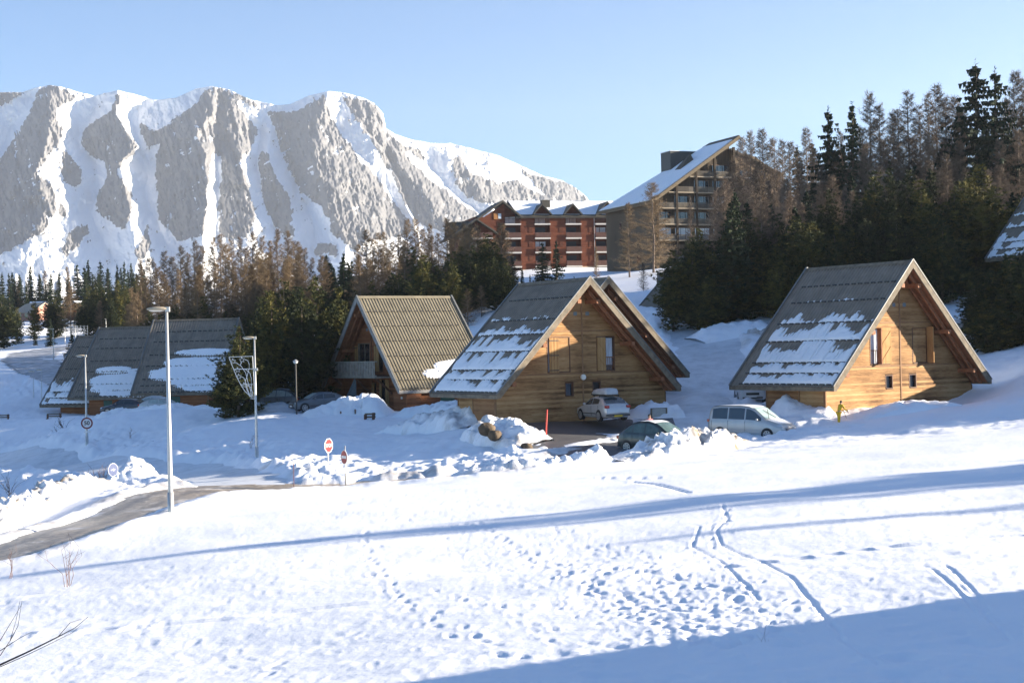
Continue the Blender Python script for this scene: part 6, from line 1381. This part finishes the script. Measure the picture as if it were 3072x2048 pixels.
# roof box
m_ = MB(); V = []; sec = []
for s, hh, ww in ((1.2, .02, .20), (1.3, .16, .32), (1.55, .26, .39), (2.2, .35, .42), (3.0, .38, .42), (3.35, .36, .41), (3.42, .22, .38), (3.44, .05, .34)):
    sec.append([(Xl(s), y, z) for y, z in ((-ww, 0), (-ww, hh * .5), (-ww + .08, hh * .92), (0, hh), (ww - .08, hh * .92), (ww, hh * .5), (ww, 0))])
n = 7
for q in sec: V += q
Fc = [(i * n + k, i * n + (k + 1) % n, (i + 1) * n + (k + 1) % n, (i + 1) * n + k) for i in range(len(sec) - 1) for k in range(n)] + [tuple(range(n))[::-1], tuple((len(sec) - 1) * n + k for k in range(n))]
m_.add(V, Fc); rbx = empty('roof_box', tuple(ln.location), R(112), 'silver grey roof box strapped on top of the silver hatchback', 'roof box'); rbx.location.z += 1.54
m_.build('lid', simple('box_grey', (.42, .45, .48), .4, .08), rbx, smooth=True, bevel=0); MB().box(Xl(3.42), -.38, -.05, Xl(1.3), .38, .01).build('tray', M_BLK, rbx)
place(SUV, 750, 401.5, 101.2, -94, 'white car seen from the front under the eave of the right chalet', P_WHI, plate=M_PLW)
place(HATCH, 125, 414, 139, 172, 'dark blue car whose roof shows above the snow heap at left', P_DRK)
place(MPV, 151, 413, 142, 170, 'silver car behind the others near the stepped chalets', P_SIL, glass=M_FROST)
place(HATCH, 164, 413.5, 136, -8, 'pale silver hatchback with iced windows in front of the stepped chalets', P_CHA, glass=M_FROST, frost=True)
place(MPV, 277, 409, 121, 165, 'grey green car with iced roof left of the black post lamp', P_GRY, glass=M_FROST, frost=True)
place(HATCH, 318, 410.5, 116, 205, 'dark grey car right of the black post lamp, nose to the snow', P_GRY, frost=False, wglass=M_FROST)
# ------------------------------------------------------------------ people
M_SKIN = simple('skin', (.50, .30, .21), .6, .05); M_HAIR = simple('dark_hair', (.02, .015, .012), .7, .1); M_YEL = simple('yellow_ski_suit', (.85, .50, .02), .7, .12, 6, .4, 25); M_NAVY = simple('dark_cloth', (.025, .025, .035), .8, .1); M_PINKC = simple('pink_jacket', (.45, .16, .16), .8, .1)
def skinned(name, joints, edges, mat, parent, root=0, sub=2):
    me = bpy.data.meshes.new(name); me.from_pydata([j[:3] for j in joints], edges, []); me.update(); o = bpy.data.objects.new(name, me); COL.objects.link(o); o.parent = parent
    bm = bmesh.new(); bm.from_mesh(me); lay = bm.verts.layers.skin.verify(); bm.verts.ensure_lookup_table()
    for i, v in enumerate(bm.verts): v[lay].radius = (joints[i][3], joints[i][4] if len(joints[i]) > 4 else joints[i][3]); v[lay].use_root = (i == root)
    bm.to_mesh(me); bm.free(); sk = o.modifiers.new('skin', 'SKIN'); sk.use_smooth_shade = True; sb = o.modifiers.new('sub', 'SUBSURF'); sb.levels = sub; sb.render_levels = sub
    me.materials.append(mat); return o
def person(loc, yaw, label, h=1.3, lean=0., suit=None, sleeve=None, armfwd=.35, legs=None):
    """faces local -y; one continuous body, clothing as its own children"""
    k = h / 1.75; r = empty('person', loc, yaw, label, 'person')
    S = lambda x, y, z: (x * k, y * k, z * k)
    ly = -lean
    J = [S(0, 0, .93) + (.14 * k, .11 * k), S(0, ly * .25, 1.12) + (.135 * k, .10 * k), S(0, ly * .6, 1.32) + (.165 * k, .11 * k), S(0, ly * .85, 1.46) + (.09 * k, .08 * k), S(0, ly * .95, 1.53) + (.052 * k,), S(0, ly, 1.64) + (.082 * k, .095 * k), S(0, ly, 1.72) + (.07 * k, .085 * k)]
    E = [(0, 1), (1, 2), (2, 3), (3, 4), (4, 5), (5, 6)]
    hands = []
    for sg in (-1, 1):
        a = len(J); fx_ = armfwd
        J += [S(sg * .19, ly * .8, 1.42) + (.062 * k,), S(sg * .25, ly * .8 - fx_ * .35, 1.17) + (.048 * k,), S(sg * .24, ly * .8 - fx_, .97) + (.036 * k,), S(sg * .24, ly * .8 - fx_ * 1.15, .90) + (.034 * k, .02 * k)]
        E += [(3, a), (a, a + 1), (a + 1, a + 2), (a + 2, a + 3)]; hands.append(J[a + 3][:3])
        b = len(J); st = .06 * sg
        J += [S(sg * .10, 0, .86) + (.098 * k,), S(sg * .12, -.02 - st, .50) + (.066 * k,), S(sg * .12, .02 - st, .10) + (.046 * k,), S(sg * .13, -.12 - st, .04) + (.038 * k,)]
        E += [(0, b), (b, b + 1), (b + 1, b + 2), (b + 2, b + 3)]
        for f_ in range(5):
            c = len(J); ang = (f_ - 2) * .012; hx, hy, hz = J[a + 3][:3]
            ln_ = (.055, .07, .075, .07, .06)[f_] if f_ else .05
            if f_ == 0: J += [(hx - sg * .03 * k, hy - .01 * k, hz - .01 * k, .011 * k), (hx - sg * .045 * k, hy - .03 * k, hz - .04 * k, .009 * k)]
            else: J += [(hx + sg * (f_ - 2.5) * .018 * k, hy - .02 * k, hz - .035 * k, .0095 * k), (hx + sg * (f_ - 2.5) * .020 * k, hy - .005 * k, hz - .035 * k - ln_ * k, .008 * k)]
            E += [(a + 3, c), (c, c + 1)]
    skinned('body', J, E, M_SKIN, r)
    # head details
    hd = J[5]; m_ = MB(); ellipsoid(m_, (hd[0], hd[1] + .012 * k, hd[2] + .035 * k), (.092 * k, .108 * k, .118 * k), 14, 10); m_.v = [(a, max(b, hd[1] - .075 * k + .6 * max(0, hd[2] + .04 * k - c)) if c < hd[2] + .05 * k else b, c) for a, b, c in m_.v]; m_.build('hair', M_HAIR, r, smooth=True)
    m_ = MB(); ellipsoid(m_, (hd[0], hd[1] - .098 * k, hd[2] - .01 * k), (.014 * k, .022 * k, .026 * k), 8, 6); m_.build('nose', M_SKIN, r, smooth=True)
    for sg in (-1, 1): m_ = MB(); ellipsoid(m_, (sg * .034 * k, hd[1] - .086 * k, hd[2] + .022 * k), (.013 * k, .008 * k, .008 * k), 8, 6); m_.build('eye', M_NAVY, r, smooth=True); m_ = MB(); ellipsoid(m_, (sg * .088 * k, hd[1], hd[2]), (.012 * k, .022 * k, .034 * k), 8, 6); m_.build('ear', M_SKIN, r, smooth=True)
    m_ = MB(); ellipsoid(m_, (0, hd[1] - .083 * k, hd[2] - .052 * k), (.026 * k, .008 * k, .007 * k), 8, 6); m_.build('mouth', M_SRED, r, smooth=True)
    gI = 1.22
    idx = [0, 1, 2, 3]; jj = [(*J[i][:3], J[i][3] * gI, (J[i][4] if len(J[i]) > 4 else J[i][3]) * gI) for i in idx]; ee = [(0, 1), (1, 2), (2, 3)]
    m0 = {0: 0, 1: 1, 2: 2, 3: 3}
    for a in (7, 7 + 8 + 10):
        p0 = len(jj)
        for i in (a, a + 1, a + 2): jj.append((*J[i][:3], J[i][3] * 1.3, J[i][3] * 1.3))
        ee += [(3, p0), (p0, p0 + 1), (p0 + 1, p0 + 2)]
    skinned('jacket', jj, ee, suit, r)
    jj = [(*J[0][:3], J[0][3] * gI, J[0][4] * gI)]; ee = []
    for b in (11, 29):
        p0 = len(jj)
        for i, q in ((b, 1.28), (b + 1, 1.35), (b + 2, 1.5)): jj.append((*J[i][:3], J[i][3] * q, J[i][3] * q))
        ee += [(0, p0), (p0, p0 + 1), (p0 + 1, p0 + 2)]
    skinned('trousers', jj, ee, legs or suit, r)
    for b in (11, 29):
        a, c = J[b + 2], J[b + 3]; m_ = MB(); ellipsoid(m_, ((a[0] + c[0]) / 2, (a[1] + c[1]) / 2 - .02 * k, .055 * k), (.062 * k, .15 * k, .065 * k), 12, 8); m_.build('boot', M_NAVY, r, smooth=True)
    for a in (9, 27):
        q = J[a]; q2 = J[a + 1]; m_ = MB(); m_.tube([(q[0], q[1] + .05 * k, q[2] + .09 * k), q[:3]], [.062 * k, .052 * k], 8); m_.build('cuff', sleeve or M_NAVY, r, smooth=True)
    return r, hands, k
p = P(839, 424, 86.2); pr, hands, kk = person((p[0], p[1], p[2] + .02), R(118), 'person in a yellow ski suit with dark hair bending forward to shovel snow', 1.30, lean=.26, suit=M_YEL, armfwd=.42)
sh = empty('snow_shovel', tuple(pr.location), R(118), 'thin shovel held by the person in the yellow suit', 'shovel'); h0, h1 = Vector(hands[0]), Vector(hands[1]); c = (h0 + h1) / 2
MB().tube([(h0.x, h0.y - .0, h0.z + .02), (h1.x, h1.y - .02, h1.z - .02), (h1.x + .18, h1.y - .35, h1.z - .42)], .014, 6).build('handle', M_DARKW, sh); MB().box(h1.x + .05, h1.y - .62, h1.z - .60, h1.x + .33, h1.y - .35, h1.z - .57).build('blade', M_STEEL, sh)
p = P(649.5, 421, 83.5); gq = gz(p[0], p[1]); person((p[0], p[1], max(gq, p[2] - 1.42)), R(20), 'person with dark hair and pink jacket behind the dark green car', 1.50, suit=M_PINKC, legs=M_NAVY, armfwd=.1)
# ------------------------------------------------------------------ air
m = bpy.data.materials.new('haze'); m.use_nodes = True; nt = m.node_tree; nt.nodes.clear(); out = nt.nodes.new('ShaderNodeOutputMaterial'); vp = nt.nodes.new('ShaderNodeVolumePrincipled')
vp.inputs['Color'].default_value = (.80, .88, 1, 1); vp.inputs['Density'].default_value = .00008; vp.inputs['Anisotropy'].default_value = .3; nt.links.new(vp.outputs[0], out.inputs['Volume'])
hz = MB().box(-4300, -80, -70, 4300, 5150, 800).build('haze', m); tag(hz, 'thin pale blue air fading the far mountain', 'haze', kind='stuff')
